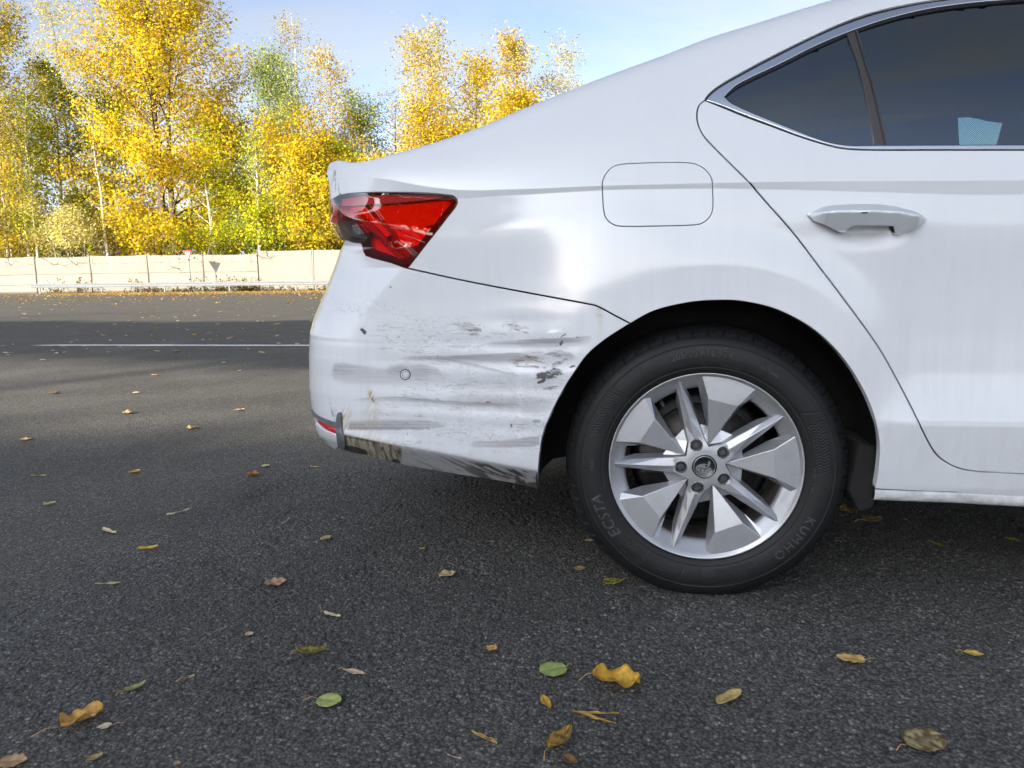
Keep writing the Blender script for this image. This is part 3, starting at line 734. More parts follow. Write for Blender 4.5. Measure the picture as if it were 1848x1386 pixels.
BAND_S = [-1.8, -.95, -.88, -.8, -.65, -.5, -.2, 0, .2, .5, 3.6]; BAND_W = [.06, .06, .055, .045, .026, .014, .009, .011, .018, .028, .03]
NRF_V = np.arange(.10, 1.20, .001)
def nr_smooth(w):
    f = np.interp(NRF_V, NR_V, NR_N); k = np.hanning(w); k /= k.sum()
    return np.convolve(np.pad(f, w//2, mode='edge'), k, 'valid')
NRF = np.zeros_like(NRF_V)
def nrf(v): return np.interp(v, NRF_V, NRF)
def _sm(f, w):
    k = np.hanning(w); k /= k.sum(); return np.convolve(np.pad(f, w//2, mode='edge'), k, 'valid')
_nd = np.interp(NRF_V, [.20, .235, .28, .32, .424, .436, .47, .53, .62, .72, .80, .88, 1.1], [.07, .05, .030, .020, -.004, -.0035, .006, .0145, .017, .011, .005, 0, 0])
_tt = smoothstep((NRF_V-.445)/.03); ND_F = _sm(_nd, 5)*(1-_tt)+_sm(_nd, 71)*_tt
NQ_F = _sm(np.interp(NRF_V, [.20, .25, .32, .42, .55, .7, .8, .88, 1.1], [.04, .024, .010, .004, .003, .004, .002, 0, 0]), 61)
def softplus(x, e): return .5*(x+np.sqrt(x*x+e*e))
def arch_d(X, Z):
    return np.sqrt((X/.372)**2 + ((Z-.31)/.386)**2)*.38 - .38
DENTS = []      # (s, v, rs, rv, depth)
def n_below(s, v):
    """inward offset below the shoulder crease"""
    X = s
    wd = smoothstep((s-.30)/.16)                      # door section
    nd = np.interp(v, NRF_V, ND_F); nq = np.interp(v, NRF_V, NQ_F)
    n = nq*(1-wd) + nd*wd
    u = v - vc(s); bw = np.interp(s, BAND_S, BAND_W)
    kf = .35+.65*np.minimum(1, bw/.028)
    f = kf*np.where(u > -bw, -.0055*(1+u/bw), 0) + kf*(-.0035)*smoothstep((-u-bw)/.07)*(1-smoothstep((-u-bw-.06)/.14))*(u < -bw)
    n = n + f
    d = arch_d(X, v)
    fl = np.where(d < .070, -.0095, -.0095*(1-smoothstep((d-.070)/(.10+.12*smoothstep(-s/.25)))))
    n = n + fl*(1-smoothstep((s-.24)/.2))*smoothstep((v-.28)/.15)*(1-smoothstep((-.25-s)/.18)*.75)
    # bumper: chamfer along the lower edge
    vch = np.interp(s, [-1.3, -.87, -.38], [.385, .365, .297])
    n = n + (1.1*softplus(vch-v, .004))*smoothstep((-.28-s)/.06)
    # facet of the bumper corner below the lamp
    sc = np.interp(v, [.60, .664, .777, .83, .90, 1.1], [-.89, -.83, -.71, -.74, -.86, -1.1])
    hs = softplus(sc-s, .006); hv = softplus(v-.664, .006)
    mn = 1/np.sqrt(1/(hs*.30)**2 + 1/(hv*.50)**2)
    n = n + mn
    n = n + nrf(v)*smoothstep((-.62-s)/.45)
    for (ds, dv, rs, rv, dep) in DENTS:
        n = n + dep*np.exp(-((s-ds)/rs)**2-((v-dv)/rv)**2)
    return n
def S(s, v):
    s = np.asarray(s, float); v = np.asarray(v, float)
    c = vc(s); lo = np.minimum(v, c)
    n = n_below(s, lo)
    w = np.maximum(v-c, 0); T = Tlen(s); q = w/T
    Z = lo + T*np.interp(q, _q, QC); n = n + T*np.interp(q, _q, QS)
    ph = sP(s)
    return np.stack([sX(s)+n*np.sin(ph), sY(s)+n*np.cos(ph), Z], -1)
def Snorm(s, v, e=.0012):
    a = S(s+e, v)-S(s-e, v); b = S(s, v+e)-S(s, v-e)
    n = np.cross(a, b); n /= np.linalg.norm(n, axis=-1, keepdims=True)+1e-15
    return n

# fit the surface to the car's outline: shoulder crease, top edge and rear edge
CREASE = np.array([(594, 305), (610, 306), (640, 313), (665, 319), (717, 327), (769, 337), (821, 343), (873, 343.5), (960, 340), (1080, 335), (1290, 330), (1450, 327), (1848, 325)], float)
TOPSIL = np.array([(590, 304), (611, 302), (682, 286), (752, 267), (814, 248), (873, 227), (942, 197), (1011, 170), (1063, 149), (1130, 124), (1200, 99), (1281, 67), (1358, 44), (1424, 23), (1501, 0), (1600, -27), (1750, -60), (2000, -100), (2300, -140)], float)
LEFTSIL = np.array([(590, 304), (592, 325), (595, 345), (594, 370), (594, 384), (597, 398), (603, 412), (612, 428), (618, 438), (608, 470), (587, 525), (565, 578), (559, 600), (557, 640), (558, 700), (562, 735), (566, 752), (572, 775), (590, 795), (605, 808), (640, 830)], float)
for it in range(4):
    cs = []; cv = []
    for (px, py) in CREASE:
        s = -.3
        for k in range(12):
            P = at_Y(px, py, float(S(s, vc(s))[1]))
            Xn = P[0]
            s = float(np.interp(Xn, X0 + 0*X0, TS)) if Xn > X0[0] else TS[0]
            s = max(s, -1.12)
        cs.append(s); cv.append(P[2])
    o = np.argsort(cs); cs = np.array(cs)[o]; cv = np.array(cv)[o]
    VC_S = np.concatenate([[-1.8], cs, [3.6]]); VC_V = np.concatenate([[cv[0]], cv, [cv[-1]-.005]])
    xs = np.linspace(-1.8, 3.6, 1081); vv = np.interp(xs, VC_S, VC_V)
    k = np.hanning(13); k /= k.sum(); vv = np.convolve(np.pad(vv, 6, mode='edge'), k, 'valid'); VC_S, VC_V = xs, vv
    # rear edge
    ss = np.linspace(-1.6, -.5, 400)
    for k in range(8):
        for i, v in enumerate(NR_V):
            p = project(S(ss, np.full_like(ss, min(v, 1.03)))); j = p[:, 0].argmin()
            tx = np.interp(p[j, 1], LEFTSIL[:, 1], LEFTSIL[:, 0])
            NR_N[i] += (tx-p[j, 0])/760.
        NR_N = np.clip(NR_N, -.15, .35)
        t_ = smoothstep((NRF_V-.78)/.06); NRF = nr_smooth(31)*(1-t_)+nr_smooth(121)*t_
    # top edge
    vq = np.linspace(.3, 1.3, 120)
    for k in range(8):
        for i, s in enumerate(T_S):
            if s < -1.0 or s > 1.2: continue
            p = project(S(np.full_like(vq, s), vc(s)+vq*T_V[i])); j = p[:, 1].argmin()
            ty = np.interp(p[j, 0], TOPSIL[:, 0], TOPSIL[:, 1])
            T_V[i] = np.clip(T_V[i] + .8*(p[j, 1]-ty)/780., .025, .9)
        T_V = np.convolve(np.pad(T_V, 1, mode='edge'), [.2, .6, .2], 'valid')

# dents of the damaged bumper
for (ds, dv, rs, rv, dep) in [(-.50, .600, .16, .016, .0016), (-.45, .575, .12, .013, -.0012), (-.55, .555, .22, .015, .0018), (-.42, .53, .10, .015, -.0016), (-.62, .50, .30, .022, .0018),
          (-.50, .475, .22, .014, -.0014), (-.47, .44, .20, .017, .0020), (-.66, .43, .18, .012, -.0014), (-.44, .40, .12, .015, .0014), (-.40, .56, .035, .022, .003),
          (-.43, .65, .06, .014, .0014), (-.36, .62, .03, .02, -.001), (.310, .838, .052, .019, .024)]: DENTS.append((ds, dv, rs, rv, dep*(1.5 if ds < 0 else 1)))

# inverse: photograph outline -> (s, v) on the surface
_gs = np.arange(-1.2, 1.25, .006); _gq = np.concatenate([np.arange(.2, 1.0, .006)])
def _grid():
    A = []
    for s in _gs:
        c = float(vc(s)); T = float(Tlen(s))
        v = np.concatenate([np.arange(.2, c, .008), c+np.linspace(0, 1.0, 50)*T])
        A.append(np.stack([np.full_like(v, s), v], 1))
    A = np.concatenate(A); P = S(A[:, 0], A[:, 1]); n = Snorm(A[:, 0], A[:, 1])
    ok = ((P-CAM)*n).sum(1) < -.02
    return A[ok], project(P[ok])
G_SV, G_PX = _grid()
def sv(pts):
    pts = np.asarray(pts, float); out = []
    for p in pts:
        j = ((G_PX-p)**2).sum(1).argmin(); x = G_SV[j].copy(); best = x.copy(); be = 1e9
        for it in range(10):
            q = project(S(x[0], x[1])); r = q-p; e = np.hypot(*r)
            if e < be: be = e; best = x.copy()
            if e < .02: break
            h = .0008
            J = np.stack([(project(S(x[0]+h, x[1]))-q)/h, (project(S(x[0], x[1]+h))-q)/h], 1)
            try: dx = np.linalg.solve(J.T@J+np.eye(2)*8., J.T@r)
            except Exception: break
            x = x-np.clip(dx, -.03, .03)
        out.append(best)
    return np.array(out)

def resample(P, step, closed=True):
    P = np.asarray(P, float)
    if closed: P = np.vstack([P, P[:1]])
    d = np.r_[0, np.cumsum(np.linalg.norm(np.diff(P, axis=0), axis=1))]
    out = []
    for i in range(len(P)-1):
        L_ = d[i+1]-d[i]; n = max(1, int(math.ceil(L_/step)))
        for k in range(n): out.append(P[i]+(P[i+1]-P[i])*k/n)
    if not closed: out.append(P[-1])
    return np.array(out)
def spline(P, n=8, closed=False):
    """Catmull-Rom through the traced points"""
    P = np.asarray(P, float); N = len(P); out = []
    for i in range(N if closed else N-1):
        if closed: p0, p1, p2, p3 = P[(i-1) % N], P[i], P[(i+1) % N], P[(i+2) % N]
        else: p0, p1, p2, p3 = P[max(i-1, 0)], P[i], P[i+1], P[min(i+2, N-1)]
        for k in range(n):
            t = k/n
            out.append(.5*((2*p1)+(-p0+p2)*t+(2*p0-5*p1+4*p2-p3)*t*t+(-p0+3*p1-3*p2+p3)*t**3))
    if not closed: out.append(P[-1])
    return np.array(out)
def area2(P):
    x, y = P[:, 0], P[:, 1]; return .5*np.sum(x*np.roll(y, -1)-np.roll(x, -1)*y)
def edge_normals(P):
    """outward 2-D normals of a closed CCW loop"""
    t = np.roll(P, -1, 0)-np.roll(P, 1, 0); l = np.linalg.norm(t, axis=1, keepdims=True)+1e-12; t = t/l
    return np.stack([t[:, 1], -t[:, 0]], 1)
def inside(pts, loop):
    x, y = pts[:, 0], pts[:, 1]; c = np.zeros(len(pts), bool); n = len(loop)
    for i in range(n):
        x1, y1 = loop[i]; x2, y2 = loop[(i+1) % n]
        if y1 == y2: continue
        m = ((y1 > y) != (y2 > y)); c ^= m & (x < (x2-x1)*(y-y1)/(y2-y1)+x1)
    return c
def fill(loops, sp, lines=()):
    """constrained triangulation of outer loop + holes with interior grid points; returns pts, tris, index lists of the loops"""
    outer = loops[0]; allp = np.vstack(loops)
    lo = outer.min(0); hi = outer.max(0)
    gx, gy = np.meshgrid(np.arange(lo[0]+sp*.5, hi[0], sp), np.arange(lo[1]+sp*.5, hi[1], sp))
    g = np.stack([gx.ravel(), gy.ravel()], 1)
    if len(g):
        ok = inside(g, outer)
        for h in loops[1:]: ok &= ~inside(g, h)
        g = g[ok]
        # keep clear of the boundary
        cell = {}
        key = np.floor(allp/sp).astype(int)
        for i, k in enumerate(map(tuple, key)): cell.setdefault(k, []).append(i)
        keep = np.ones(len(g), bool); gk = np.floor(g/sp).astype(int)
        for i in range(len(g)):
            a, b = gk[i]
            for dx in (-1, 0, 1):
                for dy in (-1, 0, 1):
                    L_ = cell.get((a+dx, b+dy))
                    if L_ is not None:
                        if (((allp[L_]-g[i])**2).sum(1) < (sp*.55)**2).any(): keep[i] = False; break
                if not keep[i]: break
        g = g[keep]
    lp_ = []; le_ = []
    for ln in lines:
        q = resample(ln, sp*.7, False); ok = inside(q, outer)
        for h in loops[1:]: ok &= ~inside(q, h)
        for i in range(len(q)):
            if ok[i] and (((allp-q[i])**2).sum(1) < (sp*.5)**2).any(): ok[i] = False
        for i in range(len(q)):
            if ok[i]:
                if i and ok[i-1] and lp_: le_.append((len(lp_)-1, len(lp_)))
                lp_.append(q[i])
    if lp_ and len(g):
        lq = np.array(lp_); k = np.ones(len(g), bool)
        for i in range(0, len(g), 2000):
            dd = ((g[i:i+2000, None]-lq[None])**2).sum(2).min(1); k[i:i+2000] = dd > (sp*.5)**2
        g = g[k]
    nb = len(allp)
    pts = np.vstack([allp]+([np.array(lp_)] if lp_ else [])+([g] if len(g) else []))
    edges = [(nb+a, nb+b_) for a, b_ in le_]; b = 0
    for l in loops:
        n = len(l); edges += [(b+i, b+(i+1) % n) for i in range(n)]; b += n
    res = geometry.delaunay_2d_cdt([Vector(p) for p in pts.tolist()], edges, [], 0, 1e-7, True)
    V = np.array([tuple(p) for p in res[0]]); F = np.array([list(f) for f in res[2]])
    mp_ = {}
    for j, os_ in enumerate(res[3]):
        for i in os_: mp_[i] = j
    cen = V[F].mean(1); ok = inside(cen, outer)
    for h in loops[1:]: ok &= ~inside(cen, h)
    F = F[ok]
    a = V[F]; ar = (a[:, 1, 0]-a[:, 0, 0])*(a[:, 2, 1]-a[:, 0, 1])-(a[:, 2, 0]-a[:, 0, 0])*(a[:, 1, 1]-a[:, 0, 1])
    F[ar < 0] = F[ar < 0][:, ::-1]
    idx = []; b = 0
    for l in loops:
        idx.append([mp_[b+i] for i in range(len(l))]); b += len(l)
    return V, F, idx
def inset(P, d):
    return P - edge_normals(P)*d
def panel(name, outline, mat, parent, holes=(), sp=.008, gap=.0018, flange=.012, lift=0.0, rnd=.0011, edge=None, paint=None, liftfn=None, lines=()):
    """a sheet of the body surface cut to an outline in (s, v), with rounded edge and a returned flange"""
    loops = []
    for i, P in enumerate([outline]+list(holes)):
        P = resample(P, edge or sp)
        a = area2(P)
        if a < 0: P = P[::-1]
        P = inset(P, gap if i == 0 else -gap)
        loops.append(P)
    V2, F, idx = fill(loops, sp, lines)
    s, v = V2[:, 0], V2[:, 1]
    P3 = S(s, v); N3 = Snorm(s, v)
    lf = lift if liftfn is None else liftfn(s, v)
    e = .001
    if liftfn is not None:
        a = (S(s+e, v)+N3*liftfn(s+e, v)[:, None])-(S(s-e, v)+N3*liftfn(s-e, v)[:, None])
        b = (S(s, v+e)+N3*liftfn(s, v+e)[:, None])-(S(s, v-e)+N3*liftfn(s, v-e)[:, None])
        n2 = np.cross(a, b); n2 /= np.linalg.norm(n2, axis=1, keepdims=True)
        P3 = P3+N3*lf[:, None]; N3 = n2
    else: P3 = P3+N3*lf
    Vs = [P3]; Ns = [N3]; Fs = [F]; SVs = [V2]; base = len(P3)
    for i, (lp, ix) in enumerate(zip(loops, idx)):
        en = edge_normals(lp)*(1 if i == 0 else -1)
        j = np.array(ix); p = P3[j]; n = N3[j]
        h = .001
        t3 = (S(lp[:, 0]+en[:, 0]*h, lp[:, 1]+en[:, 1]*h)-S(lp[:, 0]-en[:, 0]*h, lp[:, 1]-en[:, 1]*h)); t3 /= np.linalg.norm(t3, axis=1, keepdims=True)+1e-12
        r1 = p+t3*rnd*.7-n*rnd*.3; r2 = p+t3*rnd-n*rnd; r3 = p+t3*rnd-n*flange
        Vs += [r1, r2, r3]; nn = n+t3; nn /= np.linalg.norm(nn, axis=1, keepdims=True)
        Ns += [nn, t3, t3]; SVs += [lp]*3
        m = len(lp); k = np.arange(m); k2 = (k+1) % m
        rings = [j, base+k, base+m+k, base+2*m+k]
        for a, b in zip(rings[:-1], rings[1:]):
            A, B, C_, D_ = a[k], b[k], b[k2], a[k2]
            if i == 0: q = np.vstack([np.stack([A, B, C_], 1), np.stack([A, C_, D_], 1)])
            else: q = np.vstack([np.stack([A, C_, B], 1), np.stack([A, D_, C_], 1)])
            Fs.append(q)
        base += 3*m
    V = np.vstack(Vs); N = np.vstack(Ns); F = np.vstack(Fs)
    col = ex = None
    if paint is not None:
        col, ex = paint(project(V), np.vstack(SVs), V)
    return new_mesh(name, V, F, mat, parent, True, col, N, ex)

# ------------------------------------------------------------------ the car: traced panel outlines (photograph pixels)
CAR = tag(empty('car', (0, 0, 0)), 'white hatchback car seen from the side at its rear, bumper scraped and dented', 'car')
BODY = CAR
DOORGAP = spline([(1272, 181), (1261, 191), (1258, 207), (1260, 224), (1270, 245), (1288, 265), (1316, 293), (1351, 328), (1375, 356), (1417, 403), (1445, 437), (1482, 486), (1493, 500), (1538, 560), (1584, 624), (1614, 676), (1647, 739), (1674, 795), (1690, 820), (1707, 834), (1730, 845), (1763, 851), (1806, 854), (1848, 856), (1930, 860), (2020, 864)], 4)
SEALTOP = spline([(1272, 181), (1281, 168), (1305, 150), (1358, 120), (1410, 93), (1463, 67), (1516, 43), (1568, 24), (1621, 11), (1684, 0), (1780, -11), (1900, -18), (2030, -20)], 4)
GLASSTOP = spline([(1309, 172), (1318, 164), (1340, 149), (1410, 115.5), (1463, 89), (1530, 59), (1550, 52), (1621, 30), (1691, 15.5), (1761, 6), (1848, -2), (1940, -6), (2030, -7)], 4)
GLASSBOT = spline([(1309, 175), (1323, 187), (1358, 203), (1410, 224), (1463, 245.5), (1498, 256.5), (1533, 262), (1579, 262.3), (1700, 261.6), (1848, 261.2), (2030, 260.5)], 4)
TRIMBOT = spline([(1272, 181), (1305, 194), (1340, 208.5), (1393, 228), (1445, 247), (1498, 263), (1533, 269), (1586, 270.7), (1700, 270.6), (1848, 270.6), (2030, 270)], 4)
BUMPGAP = spline([(735, 484), (816, 502), (881, 515), (994, 536), (1059, 548), (1079, 553), (1111, 570), (1138, 584)], 4)
ARCH = spline([(1138, 584), (1182, 561), (1243, 546.5), (1295, 542.5), (1344, 545), (1404, 560), (1465, 593), (1513, 637), (1550, 690), (1574, 742), (1586, 795), (1585, 843), (1579, 883)], 6)
ARCHL = spline([(1138, 584), (1093, 613), (1060, 641), (1032, 680), (1013, 711), (993, 752), (980, 786), (974, 824), (972, 863), (972, 883)], 5)
LAMPTOP = spline([(612, 353), (634, 349.5), (676, 347.5), (737, 348), (782, 350), (812, 353)], 4)
LAMPRIGHT = np.array([(812, 353), (819, 355), (824, 360), (825, 366), (821, 374), (797, 405), (767, 443), (735, 484)], float)
LAMPBOT = np.array([(735, 484), (706, 474), (676, 466), (660, 461), (656, 453), (652, 439)], float)
BUMPBOT = spline([(972, 883), (906, 869), (821, 856), (737, 841), (698, 832), (633, 817)], 3)
FLAP = spline([(1088, 346), (1088, 328), (1094, 314), (1106, 302), (1126, 296.5), (1183, 294), (1240, 294), (1261, 299), (1276, 310), (1284, 324), (1285.5, 346), (1286, 374), (1281, 390), (1269, 401), (1251, 405.5), (1183, 407.5), (1129, 408), (1108, 405), (1095, 394), (1090, 378)], 4, True)

sv_door = sv(DOORGAP); sv_sealtop = sv(SEALTOP); sv_glasstop = sv(GLASSTOP); sv_glassbot = sv(GLASSBOT); sv_trimbot = sv(TRIMBOT)
sv_bgap = sv(BUMPGAP); sv_arch = sv(ARCH); sv_archl = sv(ARCHL); sv_lt = sv(LAMPTOP); sv_lr = sv(LAMPRIGHT); sv_lb = sv(LAMPBOT)
sv_bb = sv(BUMPBOT); sv_flap = sv(FLAP)

_cs = np.linspace(-1.0, 1.2, 320)
_fa = np.radians(np.linspace(20, 165, 80))
def _pair(f, e=.0016): return [f(e), f(-e)]
CREASES = _pair(lambda e: np.stack([_cs, vc(_cs)+e], 1))+_pair(lambda e: np.stack([_cs, vc(_cs)-np.interp(_cs, BAND_S, BAND_W)+e], 1))+_pair(lambda e: np.stack([.372*(1.184+e*2.5)*np.cos(_fa), .31+.386*(1.184+e*2.5)*np.sin(_fa)], 1))
# quarter panel with pillar and roof edge
i_end = int(np.argmin(abs(DOORGAP[:, 0]-1731)))
sill_top = sv([(1579, 884), (1640, 886.5), (1731, 889.5)])
rt = sv_sealtop[-1]
top_s = np.linspace(rt[0], -.955, 60)
top_edge = np.stack([top_s, vc(top_s)+Tlen(top_s)*1.22], 1)
lid_s = -.955
quarter = np.vstack([sv_bgap[:-1], sv_arch, sill_top[1:], sv_door[:i_end+1][::-1], sv_sealtop[1:], top_edge, sv_lt[:1]+np.array([[0, .004]]), sv_lt[1:], sv_lr[1:-1]])
panel('quarter_panel', quarter, PAINT, BODY, holes=[sv_flap], sp=.0075, flange=.022, gap=.0030, rnd=.0016, lines=CREASES)
panel('fuel_flap', sv_flap, PAINT, BODY, sp=.006, gap=.0014, rnd=.0015, lines=CREASES[:4])
door_right = sv([(2020, 864), (2030, 270)])
door = np.vstack([sv_door, sv_trimbot[1:][::-1]])
DOOR = panel('rear_door', door, PAINT, BODY, sp=.0075, flange=.02, gap=.0028, rnd=.0016, lines=CREASES[:4]+[np.stack([_cs, np.full_like(_cs, z_)], 1) for z_ in (.4225, .4258, .4345, .4378)])
# ------------------------------------------------------------------ backing behind the gaps, sill, bumper
def shell(name, outline, lift, mat, parent, sp=.02):
    P = resample(outline, sp); 
    if area2(P) < 0: P = P[::-1]
    V2, F, idx = fill([P], sp)
    V = S(V2[:, 0], V2[:, 1])+Snorm(V2[:, 0], V2[:, 1])*lift
    return new_mesh(name, V, F, mat, parent, True)
shell('inner_panel', np.vstack([quarter]), -.019, DARK, BODY)
shell('inner_door_panel', door, -.018, DARK, DOOR)

# sill with its rough stone-chip strip
sillb = sv([(1579, 884), (1640, 886.5), (1731, 889.5), (1790, 893), (1848, 896), (2020, 905)])
P_top = S(sillb[:, 0], sillb[:, 1])
silb2 = sv([(1728.9, 847.2), (1763, 853), (1806, 855), (1848, 857), (2020, 865)])
sill_face = np.vstack([sv([(1728.9, 889.4), (1790, 893), (1848, 896), (2020, 905)]), silb2[::-1]])
SILL = panel('sill', sill_face, PAINT, BODY, sp=.008, gap=.0004, rnd=.0005)
def sill_strip():
    xs = np.linspace(0, 1, 90); top = np.stack([np.interp(xs, np.linspace(0, 1, len(P_top)), P_top[:, i]) for i in range(3)], 1)
    rows = []
    for k, (dy, dz) in enumerate([(.004, .0005), (-.001, -.001), (-.0015, -.004), (.0, -.014), (.004, -.022), (.010, -.026), (.05, -.028), (.09, -.03)]):
        q = top.copy(); q[:, 1] += dy; q[:, 2] += dz
        q[:, 0] -= .004*(1-np.exp(-((xs)/.01)**2))*0
        rows.append(q)
    R_ = np.stack(rows); m, n = R_.shape[:2]
    R_[2:5, :, 1] += .0016*(vnoise(R_[2:5, :, 0]*140, R_[2:5, :, 2]*160, 5)-.5)
    i = np.arange(m*n).reshape(m, n)
    F = np.stack([i[1:, :-1], i[1:, 1:], i[:-1, 1:], i[:-1, :-1]], -1).reshape(-1, 4)
    new_mesh('stone_chip_strip', R_.reshape(-1, 3), F, SILLMAT, SILL)
sill_strip()

# ---- scraped bumper
def bumper_paint(px, svp, V):
    """colour of the bumper skin: white paint, grey bands (rubbing and painted-in dent shading), dark scratches, bare plastic chips, tan scrapes"""
    x, y = px[:, 0], px[:, 1]; n = len(x)
    # wear is laid out over the unrolled skin; a = along the car, b = height (both in millimetre-like units)
    c = np.tile([.645, .655, .675], (n, 1)); r = np.zeros(n)
    def blend(m, col):
        nonlocal c
        m = np.clip(m, 0, 1)[:, None]; c = c*(1-m)+np.array(col)*m
    st = fbm(x*.012, y*.42, 1, 4); st2 = fbm(x*.03, y*.9, 2, 3); fine = fbm(x*.35, y*.5, 3, 3); mid = fbm(x*.05, y*.09, 4, 4)
    def ell(cx, cy, rx, ry, ang=0, p=2):
        a = rad(ang); dx, dy = x-cx, y-cy; u = dx*math.cos(a)+dy*math.sin(a); w = -dx*math.sin(a)+dy*math.cos(a)
        return np.abs(u/rx)**p+np.abs(w/ry)**p
    def soft(cx, cy, rx, ry, ang=0, p=2): return np.exp(-ell(cx, cy, rx, ry, ang, p))
    # grey bands, dull rubbed transfer plus painted-in dent shading: crisp upper edge, soft lower edge, streaked along the car
    G = (.27, .262, .28); strk = .72+.36*smoothstep((st-.36)/.28)
    def band(xs, tops, bots, ks, et=1.6, eb=None, col=G, rr=.9):
        nonlocal r
        t_ = np.interp(x, xs, tops)+2.0*(fbm(x*.03, y*0+3, 90, 2)-.5); b_ = np.interp(x, xs, bots); k_ = np.interp(x, xs, ks, left=0, right=0)
        eb_ = np.maximum((b_-t_)*.75, 1.5) if eb is None else eb
        m = smoothstep((y-t_+et*.5)/et)*smoothstep((b_-y)/eb_)*k_*strk
        blend(m, col); r = np.maximum(r, rr*np.clip(m, 0, 1))
    band([868, 890, 940, 1000, 1045, 1066], [621, 617, 614, 611, 608, 606], [628, 632, 634, 634, 628, 622], [0, .55, .85, .9, .8, .3])  # grey of the upper dent, its shading painted in
    band([800, 815, 840, 856], [624, 623, 623, 625], [628, 629, 629, 627], [0, .6, .6, 0])
    band([712, 740, 800, 880, 935, 960], [647, 644, 642, 639, 637, 640], [650, 653, 658, 662, 664, 660], [0, .55, .75, .85, .7, 0])
    band([780, 800, 850, 900, 940], [643, 645, 655, 668, 679], [646, 652, 664, 675, 683], [0, .6, .7, .6, 0], 1.2)
    band([990, 1005, 1030, 1042], [632, 631, 636, 644], [640, 652, 656, 652], [0, .7, .75, 0])
    band([597, 603, 620, 650, 700, 760, 850], [668, 657, 655, 660, 668, 672, 676], [684, 692, 702, 710, 708, 704, 700], [0, .85, .75, .5, .35, .3, 0], 5)
    band([694, 704, 722, 740, 760, 790, 800], [668, 660, 657, 657, 657, 664, 674], [682, 686, 690, 690, 687, 684, 680], [0, .5, .85, .6, .8, .55, 0], 5)
    band([634, 660, 720, 800, 900, 936], [722, 718, 716, 722, 728, 731], [724, 724, 726, 732, 737, 738], [0, .6, .75, .7, .65, 0], 1.5)
    band([625, 632, 700, 770, 800, 812], [761, 761, 758, 760, 764, 767], [776, 776, 776, 775, 772, 769], [0, .95, .9, .75, .5, 0], 8, 1.2)
    band([846, 856, 900, 960, 974], [803, 797, 796, 789, 788], [806, 808, 809, 808, 804], [0, .6, .65, .75, .7], 3, 3)
    band([800, 830, 880, 930, 940], [692, 690, 688, 690, 694], [735, 740, 742, 744, 740], [0, .30, .36, .36, 0], 10, 12)
    band([930, 945, 980, 1015], [700, 690, 680, 672], [790, 780, 755, 712], [0, .22, .24, .1], 12, 20)
    # dotted sharp edge of the long low smear
    blend(.6*((y > 770.5) & (y < 776) & (x > 628) & (x < 775))*(fine > .45), (.27, .26, .31))
    # general scuffed zone
    env = smoothstep((x-640)/70)*smoothstep((1045-x)/50)*smoothstep((y-558-.02*(x-640))/30)*smoothstep((842-y)/40)
    blend(.12*env*smoothstep((st-.50)/.2), (.45, .44, .45)); r = np.maximum(r, env*.55*smoothstep((mid-.42)/.2))
    # thin scratches: ridges of stretched noise in a few directions
    def scr(ang, fx, fy, seed, th, thr, m, col=(.24, .235, .24), k=.55):
        a = rad(ang); u = x*math.cos(a)+y*math.sin(a); w = -x*math.sin(a)+y*math.cos(a)
        q = np.abs(fbm(u*fx, w*fy, seed, 3)-.5); g_ = fbm(u*.025, w*.06, seed+50, 3)
        mm = m*smoothstep((th-q)/th)*smoothstep((g_-thr)/.06)*k
        blend(mm, col); return mm
    r = np.maximum(r, scr(2, .010, .16, 11, .035, .50, env))
    r = np.maximum(r, scr(-4, .014, .22, 12, .03, .54, env))
    r = np.maximum(r, scr(12, .02, .20, 13, .028, .57, env))
    # speckled abrasion trails
    sp = fbm(x*.50+y*.2, y*.95, 21, 3)
    for (cx, cy, rx, ry, ang) in [(740, 580, 75, 9, 14), (800, 598, 85, 6, 8), (690, 555, 60, 9, 18), (770, 612, 60, 12, 5), (770, 735, 70, 8, 14), (850, 760, 80, 10, -8), (960, 700, 60, 22, -12), (990, 735, 45, 30, -60), (905, 715, 45, 14, -10), (850, 785, 110, 8, 4), (890, 683, 22, 9, 0), (1000, 645, 40, 20, -30), (960, 770, 60, 20, 0), (640, 560, 40, 12, 10)]:
        m = np.exp(-ell(cx, cy, rx, ry, ang, 2))
        blend(.38*m*smoothstep((sp-.56)/.06)*smoothstep((mid-.40)/.1), (.28, .275, .28)); r = np.maximum(r, .5*m)
    # chips down to bare plastic
    jag = 2.2*(fbm(x*.12, y*.2, 31, 3)-.5)
